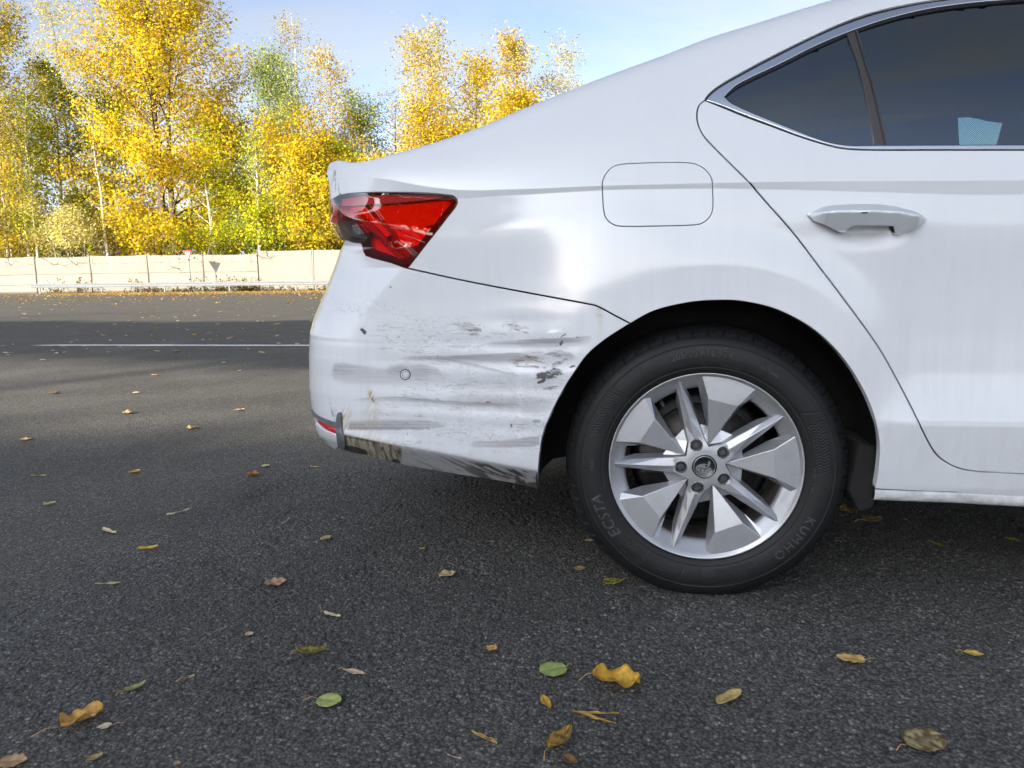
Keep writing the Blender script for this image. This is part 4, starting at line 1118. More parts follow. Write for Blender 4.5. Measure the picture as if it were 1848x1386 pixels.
    for (cx, cy, rx, ry, ang, col, k) in [(656, 598, 7, 4.5, 55, (.03, .03, .035), 1), (855, 596, 15, 3.4, 8, (.025, .025, .03), 1), (858, 603, 13, 2, 5, (.08, .08, .08), .8), (845, 590, 26, 8, 8, (.30, .28, .27), .7), (935, 592, 24, 7, 12, (.36, .34, .32), .6), (938, 597, 18, 1.6, 16, (.10, .10, .10), .8), (928, 588, 13, 1.3, 10, (.12, .12, .12), .8),
                                          (952, 649, 34, 8, -6, (.36, .32, .28), .9), (935, 653, 18, 2.5, -12, (.09, .085, .08), .9), (962, 645, 20, 2, 8, (.12, .115, .11), .9), (972, 652, 16, 1.6, 14, (.12, .11, .10), .9), (990, 676, 27, 9, -16, (.035, .035, .04), .95), (1008, 655, 16, 4, -24, (.07, .07, .07), .8), (995, 700, 18, 3, -10, (.10, .10, .10), .8), (958, 662, 26, 3, 4, (.16, .14, .12), .8), (1000, 640, 16, 4, 5, (.15, .14, .14), .7), (978, 688, 10, 2.5, -20, (.03, .03, .03), 1), (1005, 670, 13, 3, -8, (.16, .16, .17), .8), (1013, 619, 3.4, 5, 20, (.04, .04, .04), 1), (1018, 604, 9, 1.1, -38, (.05, .05, .05), 1), (1041, 608, 2.2, 1.4, 0, (.05, .05, .05), 1), (1032, 662, 7, 2, -20, (.06, .06, .06), 1),
                                          (705, 518, 2.2, 1.6, 0, (.08, .08, .08), 1), (923, 768, 1.8, 3, 0, (.08, .08, .08), 1), (968, 760, 9, 4, 0, (.22, .21, .21), .7), (880, 726, 5, 2, 0, (.1, .1, .1), .8), (735, 783, 1.5, 1.5, 0, (.1, .1, .1), 1)]:
        e_ = ell(cx, cy, rx, ry, ang, 2)+jag*(1 if rx > 3 else .2)
        m = smoothstep((1-e_)/.35)*k
        if rx > 12: m = m*(.35+.65*smoothstep((fbm(x*.07+y*.06, y*.75, 33, 3)-.42)/.08))
        blend(m, col); r = np.maximum(r, m)
    # tan scrapes near the corner
    fib = fbm((x+y*.45)*.55, y*.05, 41, 3)
    for (cx, cy, rx, ry, ang, k) in [(669, 713, 5, 13, -28, .95), (672, 742, 16, 26, 0, .32), (623, 757, 8, 19, 8, .9), (655, 775, 34, 18, 0, .30), (690, 800, 45, 9, 12, .45)]:
        m = np.exp(-ell(cx, cy, rx, ry, ang, 3))*k
        blend(m*smoothstep((fib-.30)/.2), (.46, .36, .20)); blend(m*(k > .8)*smoothstep((fib-.62)/.06), (.06, .05, .04)); r = np.maximum(r, m)
    blend(.9*soft(673, 722, 1.6, 5, -28, 4), (.10, .09, .08))
    # dark vertical scuffs by the corner
    blend(.7*soft(600, 745, 2, 22, -12)*smoothstep((st2-.45)/.1), (.15, .15, .17)); blend(.6*soft(606, 752, 3, 12, -5)*smoothstep((fine-.5)/.1), (.10, .10, .11))
    # lower chamfer: greyer tone, raked dark scratches, brown dirt towards the wheel
    edge = np.interp(x, [616, 661, 698, 726, 793, 878, 970], [782, 791, 798.5, 807, 820, 835, 851])
    low = smoothstep((y-edge)/4)
    blend(low*.50, (.36, .36, .365)); r = np.maximum(r, low*.8)
    tear = low*smoothstep((727-x)/6)
    fb2 = fbm((x-.35*y)*.26, (y+.3*x)*.06, 51, 4)
    fb3 = fbm((x-.30*y)*.50, (y+.3*x)*.05, 55, 4)
    blend(tear*.9, (.34, .30, .22)); blend(tear*smoothstep((fb3-.53)/.05)*.75, (.13, .10, .065)); blend(tear*smoothstep((fb2-.60)/.05)*.9, (.05, .04, .03)); blend(tear*smoothstep((.43-fb3)/.05)*.6, (.55, .49, .37))
    blend(tear*smoothstep((edge+8+.0*x-y)/5)*smoothstep((690-x)/30)*.8, (.05, .05, .05))
    for (cx, cy, rx, ry) in [(654, 815, 8, 5), (714, 834, 9, 6), (640, 812, 26, 6)]: blend(.95*smoothstep((1.1-ell(cx, cy, rx, ry, 14))/.3)*low, (.03, .028, .026))
    a = rad(16); u = x*math.cos(a)+y*math.sin(a); w = -x*math.sin(a)+y*math.cos(a)
    a2 = rad(24); u2 = x*math.cos(a2)+y*math.sin(a2); w2 = -x*math.sin(a2)+y*math.cos(a2)
    q1 = fbm(u2*.030, w2*.42, 61, 3); inten = smoothstep((x-730)/180)
    blend(low*(1-tear)*(.35+.65*inten)*smoothstep((q1-(.60-.10*inten))/.05)*.95, (.065, .055, .05))
    q2 = fbm(x*.09, y*.12, 63, 4); dirt = low*smoothstep((x-900)/40)*smoothstep((y-edge-8)/8)
    blend(dirt*smoothstep((q2-.42)/.1)*.9, (.07, .048, .035))
    # dirt at the joint to the wing
    blend(.55*soft(1082, 562, 9, 14, 0)*smoothstep((st2-.35)/.2), (.36, .30, .20))
    blend(.35*soft(1084, 575, 4, 26, 0), (.50, .45, .36))
    return c, r
bl = sv([(633, 817), (622, 803), (612, 775)])
# left limit runs on round the corner, out of sight
bot_l = sv_bb[-1]
left = np.array([(-1.24, .33), (-1.24, .40), (-1.24, .55), (-1.24, .70), (-1.20, .80)])
lampb_ext = np.vstack([sv_lb[1:], sv([(637, 437.5), (622, 432)])])
bumper = np.vstack([sv_bgap, sv_archl[1:], sv_bb[1:], np.array([[bot_l[0]-.05, bot_l[1]+.004]]), left, lampb_ext[::-1]])
BUMPER = panel('rear_bumper', bumper, PAINT_WORN, BODY, sp=.0021, edge=.004, flange=.02, gap=.0030, paint=bumper_paint)
shell('bumper_core', bumper, -.021, DARK, BUMPER)
def disc_px(cx, cy, r, n=28): return sv([(cx+r*math.cos(2*math.pi*k/n), cy+r*1.02*math.sin(2*math.pi*k/n)) for k in range(n)])
SENS = panel('parking_sensor', disc_px(731.5, 676, 9), BLACK_PLASTIC, BUMPER, sp=.004, gap=0, lift=.0008, flange=.003)
panel('sensor_ring', disc_px(731.5, 676, 7.7), PAINT, SENS, holes=[disc_px(731.8, 676, 6.2)], sp=.003, gap=0, lift=.0016, flange=.002, rnd=.0003)
panel('sensor_face', disc_px(732, 676, 4.9), PAINT, SENS, sp=.003, gap=0, lift=.0019, flange=.002, rnd=.0004)
# broken corner: grey trim bar, rubber strip, red reflector, white lower lip
panel('grey_trim_piece', sv(spline([(612, 746), (616, 745), (617.5, 752), (618, 770), (620, 782), (623, 786), (624, 800), (622, 806), (614, 806), (611, 795), (610, 780), (609, 768), (610, 755)], 3, True)), GREY_PLASTIC, BUMPER, sp=.004, gap=0, lift=.006, flange=.012, rnd=.0015)
def ribbon(pts_px, n=3): return sv(spline(pts_px, n))
panel('rubber_strip', np.vstack([sv([(562.3, 736), (565, 741), (575, 750), (590, 757), (608, 763)]), sv([(608.5, 771), (590, 764), (577, 757), (566, 748), (563, 743)])]), GREY_PLASTIC, BUMPER, sp=.004, gap=0, lift=.003, flange=.008, rnd=.001)
panel('rear_reflector', np.vstack([sv([(572, 757), (579, 760), (590, 766), (608.5, 773)]), sv([(609, 782.5), (598, 779), (585, 771), (576, 763)])]), RED_PLASTIC, BUMPER, sp=.004, gap=0, lift=.0022, flange=.008)
panel('lower_lip', np.vstack([sv([(573, 764), (578, 769), (590, 777), (600, 781), (608.5, 784)]), sv([(610, 795), (611, 803), (606, 807.5), (598, 804), (588, 796), (578, 783), (573.5, 773)])]), PAINT, BUMPER, sp=.005, gap=0, lift=.005, flange=.015, rnd=.003)

# ---- boot lid corner above the lamp
lid_top = np.linspace(-1.05, -.958, 14)
seam = sv([(612, 352), (611.5, 335), (611, 318), (611, 306)])
lid = np.vstack([seam, np.stack([np.full(3, seam[-1, 0]), np.linspace(seam[-1, 1]+.004, vc(seam[-1, 0])+Tlen(seam[-1, 0])*1.2, 3)], 1), np.array([[-1.22, 1.075], [-1.22, .96]]), sv([(597, 364), (603, 358)])])
def lid_paint(px, svp, V):
    x, y = px[:, 0], px[:, 1]; n = len(x); c = np.tile([.645, .655, .675], (n, 1))
    f = fbm(x*.9, y*.08, 71, 3); m = smoothstep((y-304)/6)*smoothstep((352-y)/20)*np.exp(-((x-604)/7.)**2)*smoothstep((f-.47)/.08)
    c = c*(1-m[:, None]*.85)+np.array([.05, .04, .04])*m[:, None]*.85
    return c, m*.8
panel('boot_lid', lid, PAINT_WORN, BODY, sp=.004, gap=.0022, paint=lid_paint)

# ---- tail lamp: housing, reflectors, lenses
LAMPBASE = simple('lamp_housing_red', (.50, .10, .07), .4)
WHITEREF = simple('lamp_white_reflector', (.85, .78, .74), .35)
WARMREF = simple('lamp_warm_reflector', (.95, .50, .28), .4)
SE = -1.12
LAMP_ALL = np.vstack([sv_lt, sv_lr[1:], sv_lb[1:], sv([(637, 437.5), (622, 432)]), np.array([[SE, .865], [SE, .955]]), sv([(603, 359)])])
LAMP = shell('tail_lamp', LAMP_ALL, -.028, LAMPBASE, BODY, .012)
def side_wall(name, outline, l0, l1, mat, parent):
    P = resample(outline, .012); P = P[::-1] if area2(P) < 0 else P
    N_ = Snorm(P[:, 0], P[:, 1]); A = S(P[:, 0], P[:, 1]); m = len(P); k = np.arange(m); k2 = (k+1) % m
    V = np.vstack([A+N_*l0, A+N_*l1]); F = np.stack([k, k2, k2+m, k+m], 1)
    return new_mesh(name, V, F, mat, parent, False)
side_wall('housing_wall', LAMP_ALL, -.028, -.002, LAMPDARK, LAMP)
def clampS(P): P = np.array(P); P[:, 0] = np.maximum(P[:, 0], SE); return P
def lamp_piece(name, pts, mat, lift, sp=.004, fl=.006, lf=None, sm=True):
    return panel(name, clampS(sv(pts)), mat, LAMP, sp=sp, gap=0, lift=lift, flange=fl, rnd=.0008, liftfn=lf)
band_low = sv([(604, 373), (625, 372), (640, 371.5), (680, 369), (730, 365.5), (790, 359.5), (818, 356)])
top_lens = np.vstack([np.array([[SE, .955]]), sv([(603, 359)]), sv_lt, band_low[::-1], np.array([[SE, .930]])])
panel('smoked_upper_lens', top_lens, DARKRED_LENS, LAMP, sp=.006, gap=.0003, flange=.004, lift=.0018)
clear_up = sv([(612, 398), (625, 398), (640, 397.5), (643, 398)]); clear_dn = sv([(664, 429), (652, 438)])
clear_poly = np.vstack([np.array([[SE, .903]]), clear_up, clear_dn, sv([(637, 437.5), (622, 432)]), np.array([[SE, .865]])])
panel('clear_reversing_lens', clear_poly, CLEAR_LENS, LAMP, sp=.006, gap=.0003, flange=.004, lift=.0016)
red_poly = np.vstack([np.array([[SE, .930]]), band_low, sv_lr[2:], sv_lb[1:], sv([(664, 429)]), clear_up[::-1], np.array([[SE, .903]])])
RLENS = panel('red_lens', red_poly, RED_LENS, LAMP, sp=.006, gap=.0003, flange=.004, lift=.0016)
def wavy(base, amp, fs, ang):
    def f(s, v):
        u = s*math.cos(rad(ang))+v*math.sin(rad(ang)); return base+amp*np.abs((u*fs) % 1-.5)
    return f
lamp_piece('main_reflector', [(664, 372), (735, 368), (806, 362), (812, 370), (786, 402), (740, 414), (708, 418), (690, 400)], WHITEREF, 0, lf=lambda s, v: -.012+.10*(v-.915))
lamp_piece('glow_reflector', [(708, 411), (755, 408), (775, 412), (752, 442), (728, 448), (716, 432)], WARMREF, 0, lf=wavy(-.013, .007, 70, 62))
lamp_piece('light_guide', [(612, 378), (642, 376), (662, 398), (700, 440), (728, 466), (716, 468), (690, 445), (655, 407), (640, 392), (612, 393)], RED_PLASTIC, 0, lf=wavy(-.008, .003, 200, 20))
lamp_piece('lower_reflector', [(668, 437), (690, 446), (722, 471), (716, 474), (674, 459)], WARMREF, 0, lf=lambda s, v: -.012+.06*(v-.82))
lamp_piece('dark_edge_strip', [(816, 362), (822, 366), (800, 398), (768, 438), (738, 479), (728, 475), (755, 440), (780, 408)], LAMPDARK, 0, lf=lambda s, v: -.005+0*s)  # dark lamp edge, with the mirrored dark trees painted in
lamp_piece('upper_reflector', [(626, 374), (655, 372.5), (676, 398), (700, 424), (692, 428), (664, 398), (645, 380)], WARMREF, 0, lf=lambda s, v: -.010+.04*(v-.9))
lamp_piece('lower_frame', [(660, 445), (664, 455), (700, 468), (733, 480), (730, 474), (700, 462), (672, 452)], LAMPDARK, 0, lf=lambda s, v: -.004+0*s)
lamp_piece('upper_band_sheen', [(612, 357), (650, 353), (720, 352), (800, 355), (790, 358), (720, 363), (640, 369), (612, 370)], WHITEREF, 0, lf=lambda s, v: -.010+0*s)  # white piece added under the smoked lens, brightening it like reflected sky
lamp_piece('reversing_housing', [(606, 400), (643, 400), (662, 429), (650, 436), (622, 430), (610, 420)], GREY_PLASTIC, 0, lf=lambda s, v: -.016+0*s)
lamp_piece('reversing_reflector', [(630, 411), (650, 410), (660, 424), (642, 427), (632, 423)], simple('chrome_bowl', (.75, .75, .75), .25, metal=.6), 0, lf=wavy(-.011, .004, 160, 60))
# fine scratches on the lens
SCR = simple('scratch_white', (.6, .45, .42), .6)
for (x1, y1, x2, y2) in [(720, 436, 752, 461), (723, 433, 754, 458), (716, 434, 748, 462), (730, 424, 768, 438), (668, 371, 690, 398), (673, 370, 694, 396), (705, 411, 745, 414), (660, 374, 676, 398)]:
    q = sv([(x1, y1), ((x1+x2)/2+1, (y1+y2)/2), (x2, y2)]); P = S(q[:, 0], q[:, 1])+Snorm(q[:, 0], q[:, 1])*.0019
    mb = MB(); mb.tube(P, .00035, 4); mb.build('scratch', SCR, RLENS)

# ---- window trim, glass, pillar film
glass_all = np.vstack([sv_glassbot, sv_glasstop[::-1]])
trim_outer = np.vstack([sv_trimbot, sv_sealtop[::-1]])
# black seal follows the upper edge, the bright trim lies on it
seal_in = sv(spline([(1276, 182), (1284, 172), (1307, 155.5), (1358, 127), (1410, 100), (1463, 73.5), (1516, 50), (1568, 31.5), (1621, 18), (1684, 6), (1780, -5), (1900, -12), (2030, -14)], 4))
panel('upper_seal', np.vstack([sv_trimbot[:1], seal_in, sv_sealtop[1:][::-1]]), SEAL, DOOR, sp=.008, gap=0, lift=-.004, flange=.012)
chrome_in_t = sv(spline([(1306, 174), (1316, 163.5), (1338, 147.5), (1410, 113), (1463, 86), (1516, 63), (1568, 44), (1621, 28), (1684, 14), (1780, 2), (1900, -4), (2030, -5.5)], 4))
chrome_in_b = sv(spline([(1306, 176), (1321, 189), (1358, 206), (1410, 227), (1463, 248), (1498, 259), (1533, 264.3), (1579, 264.4), (1700, 263.8), (1848, 263.4), (2030, 262.8)], 4))
cb_out = sv(spline([(1279, 182), (1308, 192), (1343, 206), (1395, 225.5), (1446, 244.8), (1498, 260.8), (1533, 267), (1586, 268.6), (1700, 268.4), (1848, 268.4), (2030, 267.8)], 4))
def chrome_lift(s, v): return .0015+0*s
panel('bright_trim', np.vstack([cb_out, chrome_in_b[::-1], chrome_in_t, seal_in[::-1]]), CHROME, DOOR, sp=.007, gap=.0003, lift=.002, flange=.008, rnd=.0022)
panel('lower_seal', np.vstack([sv_trimbot, cb_out[::-1]]), SEAL, DOOR, sp=.008, gap=0, lift=-.002, flange=.012)
ring = np.vstack([chrome_in_b, chrome_in_t[::-1]])
run_in = np.vstack([sv(GLASSBOT[::2]+np.array([0, -1.0])), sv(GLASSTOP[::2]+np.array([0, 1.6]))[::-1]])
run_in = run_in[(run_in[:, 0] < chrome_in_b[-1, 0]-.02)]
panel('glass_run_seal', ring, SEAL, DOOR, holes=[run_in], sp=.008, gap=0, lift=-.003, flange=.010, rnd=.0003)
pil = np.vstack([sv(spline([(1530, 60), (1548, 53)], 1)), sv(spline([(1548, 53), (1562, 105), (1577, 155), (1590, 210), (1601.5, 262)], 5)), sv(spline([(1580, 262), (1571, 205), (1560, 155), (1547, 105), (1530, 60)], 5))])
panel('pillar_trim', pil, PILLAR, DOOR, sp=.008, gap=0, lift=-.002, flange=.012)
pil2 = np.vstack([sv(spline([(1543, 56), (1557, 105), (1572, 155), (1585, 210), (1596.5, 262)], 5)), sv(spline([(1599, 262), (1588, 210), (1575, 155), (1560, 105), (1545, 55)], 5))])
panel('pillar_groove', pil2, SEAL, DOOR, sp=.006, gap=0, lift=-.0012, flange=.004, rnd=.0003)
qb = sv_glassbot; 
def split_glass():
    ib = int(np.argmin(abs(GLASSBOT[:, 0]-1588))); it_ = int(np.argmin(abs(GLASSTOP[:, 0]-1541)))
    ql = np.vstack([sv_glassbot[:ib+1], sv(spline([(1588, 262), (1578, 205), (1567, 155), (1555, 105), (1541, 56)], 4))[1:-1], sv_glasstop[:it_+1][::-1]])
    qr = np.vstack([sv_glassbot[ib:], sv_glasstop[it_:][::-1], sv(spline([(1541, 56), (1555, 105), (1567, 155), (1578, 205), (1588, 262)], 4))[1:-1]])
    return ql, qr
ql, qr = split_glass()
def pane(name, outl):
    return shell(name, outl, -.007, GLASS, DOOR, .015)
QG = pane('quarter_glass', ql); DG = pane('door_glass', qr)
def dot_material():
    m = bpy.data.materials.new('dotted_print'); m.use_nodes = True; t = m.node_tree; t.nodes.clear(); N = t.nodes.new; L = t.links.new
    o = N('ShaderNodeOutputMaterial'); tr = N('ShaderNodeBsdfTransparent'); df = N('ShaderNodeBsdfDiffuse'); df.inputs['Color'].default_value = (.02, .03, .035, 1)
    tcn = N('ShaderNodeTexCoord'); mp = N('ShaderNodeMapping'); mp.inputs['Rotation'].default_value = (0, rad(45), 0); mp.inputs['Scale'].default_value = (330, 0, 330)
    v = N('ShaderNodeTexVoronoi'); v.inputs['Scale'].default_value = 1; v.inputs['Randomness'].default_value = 0
    L(tcn.outputs['Object'], mp.inputs['Vector']); L(mp.outputs['Vector'], v.inputs['Vector'])
    c = N('ShaderNodeMath'); c.operation = 'LESS_THAN'; c.inputs[1].default_value = .36; L(v.outputs['Distance'], c.inputs[0])
    mx = N('ShaderNodeMixShader'); L(c.outputs[0], mx.inputs['Fac']); L(tr.outputs[0], mx.inputs[1]); L(df.outputs[0], mx.inputs[2]); L(mx.outputs[0], o.inputs['Surface'])
    return m
DOTS = dot_material()
shell('dotted_print', sv([(1457, 246), (1457, 209), (1520, 207), (1569, 208), (1584, 259), (1533, 259), (1498, 254)]), -.0095, DOTS, QG, .015)
shell('dotted_print', sv([(1700, 258), (1700, 196), (1848, 196), (1848, 258)]), -.0095, DOTS, DG, .02)
# ---- cabin seen through the tinted glass
def cabin():
    mb = MB(); mb.box((1.15, .90, 1.365), (.62, .50, .015)); mb.box((.9, 1.72, .62), (1.6, .02, .40)); mb.box((1.5, .95, .55), (1.03, .85, .02))
    mb.box((-.42, .9, .90), (.30, .70, .015)); mb.box((2.4, .9, .8), (.02, .8, .5))
    mb.build('cabin_lining', TRIMDARK, BODY)
    # rear bench back and head rests
    m2 = MB(); m2.box((.02, .95, .82), (.07, .50, .26))
    for yy in (.56, .95, 1.34): m2.box((.0, yy, 1.145), (.045, .12, .075))
    m2.build('rear_seat', TRIMDARK, BODY, bevel=.02)
    for yy in (.45, 1.35):
        m3 = MB(); m3.box((.98, yy, .85), (.07, .25, .32)); m3.box((.94, yy, 1.24), (.045, .13, .085)); m3.build('front_seat', TRIMDARK, BODY, bevel=.02)
    # far side wall with slots added to let sky through as bright patches
    Yf = 1.70
    def q(pts): return [(float(at_Y(x, y, Yf)[0]), float(at_Y(x, y, Yf)[2])) for x, y in pts]
    outer = np.array([(-.9, .9), (2.6, .9), (2.6, 1.42), (.5, 1.42), (-.2, 1.33), (-.9, 1.08)])
    holes = [q([(1731, 262), (1806, 262), (1821, 207), (1779, 203), (1728, 199)]), q([(1429, 240), (1455, 247), (1455, 219), (1429, 221)]), q([(1428, 215), (1500, 206), (1500, 203), (1428, 211)]),
             q([(1458, 250), (1572, 258), (1572, 210), (1520, 208), (1458, 218)])]
    hs = []
    for h in holes[:3]:
        h = np.array(h); h = h[::-1] if area2(h) < 0 else h; hs.append(resample(h, .02))
    V2, F, _ = fill([resample(outer, .1)]+hs, .12)
    V = np.stack([V2[:, 0], np.full(len(V2), Yf), V2[:, 1]], 1)
    o = new_mesh('far_side_wall', V, F, TRIMDARK, BODY, False); sm = o.modifiers.new('thickness', 'SOLIDIFY'); sm.thickness = .04
cabin()

# ---- door handle
HANDLE = [(1457, 388), (1463, 384), (1477, 377.5), (1495, 373.8), (1516, 372.3), (1551, 371.3), (1586, 371.5), (1614, 377), (1640, 384), (1662, 391), (1669, 394.5), (1667, 399), (1652, 410), (1632, 418.5), (1617, 422.5), (1611, 418), (1608, 408.5), (1590, 407.3), (1560, 407), (1535, 407.2), (1527, 412), (1521, 419), (1509, 417.5), (1490, 408.5), (1466, 399)]
_cup = DENTS.pop()            # the grip stands over the cup, it does not follow it
h_sv = sv(HANDLE)
HR = sv([(1457, 389.5), (1480, 387), (1500, 384.5), (1560, 384), (1610, 386), (1640, 391), (1669, 396)])
def handle_lift(s, v):
    u = v-np.interp(s, HR[:, 0], HR[:, 1])
    endf = smoothstep((s-h_sv[:, 0].min())/.030)*smoothstep((h_sv[:, 0].max()-s)/.030)
    g_ = np.where(u > 0, 1-.55*np.clip(u/.016, 0, 1.1), 1-.58*np.clip(-u/.034, 0, 1.1))
    g_ = np.where(np.abs(u) < .002, g_.clip(0, .955), g_)
    return .004+.030*(.15+.85*endf)*g_
HND = panel('door_handle', h_sv, simple('handle_paint', (.62, .63, .65), .30, metal=.3, coat=1, noise=.03), DOOR, sp=.003, gap=.0002, flange=.030, rnd=.0015, liftfn=handle_lift, lines=[HR])
panel('handle_slot', sv([(1545, 386.4), (1556, 386), (1557, 388.2), (1546, 388.6)]), CHROME, HND, sp=.003, gap=0, liftfn=lambda s, v: handle_lift(s, v)+.0006, flange=.002, rnd=.0003)
panel('grip_end_patch', sv([(1604, 408), (1612, 409), (1612, 419), (1608, 416)]), BLACK_PLASTIC, HND, sp=.004, gap=0, lift=.004, flange=.004)  # small black patch at the right end of the grip opening

DENTS.append(_cup)
# ---- wheel arch liner, mud flap, underbody, far side and front of the car
def liner():
    n = 60; V = []; ys = [-.012, .03, .10, .20, .30, .32]
    for k in range(n+1):
        a = rad(-9+198*k/n)
        for j, y in enumerate(ys):
            r = .3965+.012*min(1, (y+.012)/.05)-(.02 if j > 3 else 0); 
            if j == 5: r = .0
            V.append((r*math.cos(a)*.985, y, .31+r*math.sin(a)*1.01))
    m = len(ys); F = [[k*m+j, k*m+j+1, (k+1)*m+j+1, (k+1)*m+j] for k in range(n) for j in range(m-1)]
    o = new_mesh('wheel_arch_liner', V, F, LINER, BODY)
    o2 = MB(); o2.add([(.335, .0, .375), (.385, .0, .36), (.375, .0, .225), (.345, .0, .212), (.318, .0, .262), (.335, .22, .375), (.385, .22, .36), (.375, .22, .225), (.345, .22, .212), (.318, .22, .262)],
                      [[0, 1, 2, 3, 4], [9, 8, 7, 6, 5], [0, 5, 6, 1], [1, 6, 7, 2], [2, 7, 8, 3], [3, 8, 9, 4], [4, 9, 5, 0]])
    o2.build('mud_flap', LINER, BODY, bevel=.008)
liner()
mb = MB(); mb.box((1.4, .92, .27), (1.02, .80, .03)); mb.box((-.70, .95, .36), (.26, .70, .03)); mb.box((0, .95, .45), (.42, .55, .03)); mb.box((3.2, .92, .27), (.45, .8, .03))
mb.tube([(.0, .3, .31), (.0, 1.6, .31)], .045, 10); mb.tube([(-.9, 1.35, .30), (-.3, 1.3, .30)], .07, 12)
mb.build('underbody', BLACK_PLASTIC, BODY)
def far_half():
    """far flank, tail, bonnet and front as plain shells so that the car is closed"""
    ss = np.linspace(-1.15, .55, 50); vv = np.linspace(.30, 1.0, 26)
    A, B_ = np.meshgrid(ss, vv); P = S(A, B_); P[..., 1] = 1.76-P[..., 1]
    ok = ~((arch_d(A, P[..., 2]) < 0))
    i = np.arange(A.size).reshape(A.shape); q = np.stack([i[:-1, :-1], i[1:, :-1], i[1:, 1:], i[:-1, 1:]], -1); m = ok[:-1, :-1] & ok[1:, 1:]
    new_mesh('far_flank', P.reshape(-1, 3), q[m].reshape(-1, 4), PAINT, BODY)
    def loft(name, A, mat, k=9, sag=0.0):
        A = np.asarray(A); B2 = A.copy(); B2[:, 1] = 1.76-B2[:, 1]; n_ = len(A)
        t_ = np.linspace(0, 1, k)
        V = np.stack([A*(1-t)+B2*t-np.array([0, 0, sag*math.sin(t*math.pi)]) for t in t_]).reshape(-1, 3)
        i = np.arange(k*n_).reshape(k, n_); F = np.stack([i[:-1, :-1], i[:-1, 1:], i[1:, 1:], i[1:, :-1]], -1).reshape(-1, 4)
        return new_mesh(name, V, F, mat, BODY)
    te = np.linspace(-1.22, -.62, 30); e0 = S(te, vc(te)+Tlen(te)*1.2); loft('boot_lid_top', e0-np.array([0, 0, .012]), PAINT)
    te = np.linspace(-.62, .25, 40); e1 = S(te, vc(te)+Tlen(te)*1.2); loft('tailgate_glass', e1-np.array([0, 0, .012]), simple('dark_glass', (.01, .012, .014), .05))
    te = np.linspace(.25, 1.75, 60); e2 = S(te, vc(te)+Tlen(te)*1.2)-np.array([0, 0, .006]); loft('roof', e2, PAINT)
    sd = float(sv_door[-1, 0])+.004; gv = float(sv_glasstop[-1, 1]); tv = float(sv_sealtop[-1, 1]); sr = float(rt[0]); bv = float(sv_trimbot[-1, 1])
    def sheet(name, s0, s1, v0, v1, mat, lift=0.0):
        A, B_ = np.meshgrid(np.linspace(s0, s1, 24), np.linspace(v0, v1, 24)); P = (S(A, B_)+Snorm(A, B_)*lift).reshape(-1, 3)
        i = np.arange(576).reshape(24, 24); F = np.stack([i[:-1, :-1], i[:-1, 1:], i[1:, 1:], i[1:, :-1]], -1).reshape(-1, 4)
        return new_mesh(name, P, F, mat, BODY)
    FD = sheet('front_door', sd-.075, 2.0, .262, bv, PAINT, -.003); sheet('front_door_glass', sd+.09, 1.7, bv+.004, gv, GLASS).parent = FD
    sheet('door_frame', sd-.03, sd+.088, bv+.004, gv, SEAL, -.004).parent = FD
    A_ = np.linspace(sr-.01, 1.75, 20); V_ = np.concatenate([S(A_, np.full(20, gv+.002)), S(A_, np.full(20, tv+.03)), S(A_, vc(A_)+Tlen(A_)*.9), S(A_, vc(A_)+Tlen(A_)*1.2)])
    i = np.arange(80).reshape(4, 20); new_mesh('roof_rail', V_, np.stack([i[:-1, :-1], i[:-1, 1:], i[1:, 1:], i[1:, :-1]], -1).reshape(-1, 4), PAINT, BODY)
    vr = np.linspace(.33, 1.02, 30); loft('rear_panel', S(np.full(30, -1.235), vr), PAINT)
    A_ = np.linspace(-.6, 1.75, 60); V_ = np.concatenate([S(A_, vc(A_)+Tlen(A_)*q_) for q_ in (.72, .85, 1.0, 1.2)]); V_[:, 1] = 1.76-V_[:, 1]
    i = np.arange(240).reshape(4, 60); new_mesh('far_roof_rail', V_, np.stack([i[:-1, :-1], i[1:, :-1], i[1:, 1:], i[:-1, 1:]], -1).reshape(-1, 4), PAINT, BODY)
    xe, ze = e2[-1, 0], e2[-1, 2]
    mb = MB(); mb.add([(xe, e2[-1, 1], ze), (xe, 1.76-e2[-1, 1], ze), (1.8, 1.5, ze-.01), (1.8, .26, ze-.01), (2.4, 1.52, 1.05), (2.4, .24, 1.05), (3.4, 1.5, .78), (3.4, .26, .78), (3.5, 1.5, .3), (3.5, .26, .3)], [[0, 1, 2, 3], [3, 2, 4, 5], [5, 4, 6, 7], [7, 6, 8, 9]])
    mb.build('bonnet', PAINT, BODY)
    mb = MB(); mb.add([(2.0, -.02, .26), (2.25, -.02, .26), (2.25, -.03, .96), (2.0, -.03, .96), (3.1, -.0, .3), (3.48, .25, .35), (3.4, .26, .8), (2.35, -.01, .92), (2.25, -.03, .70), (3.1, -.01, .70)], [[0, 1, 2, 8, 3] if False else [0, 1, 8, 2, 3], [8, 9, 6, 7, 2], [9, 4, 5, 6]])
    mb.add([(.9, 1.80, .26), (2.25, 1.80, .26), (2.25, 1.8, .98), (.9, 1.8, .98), (3.48, 1.5, .35), (3.4, 1.5, .8)], [[3, 2, 1, 0], [2, 5, 4, 1]])
    mb.build('front_flank', PAINT, BODY)
far_half()
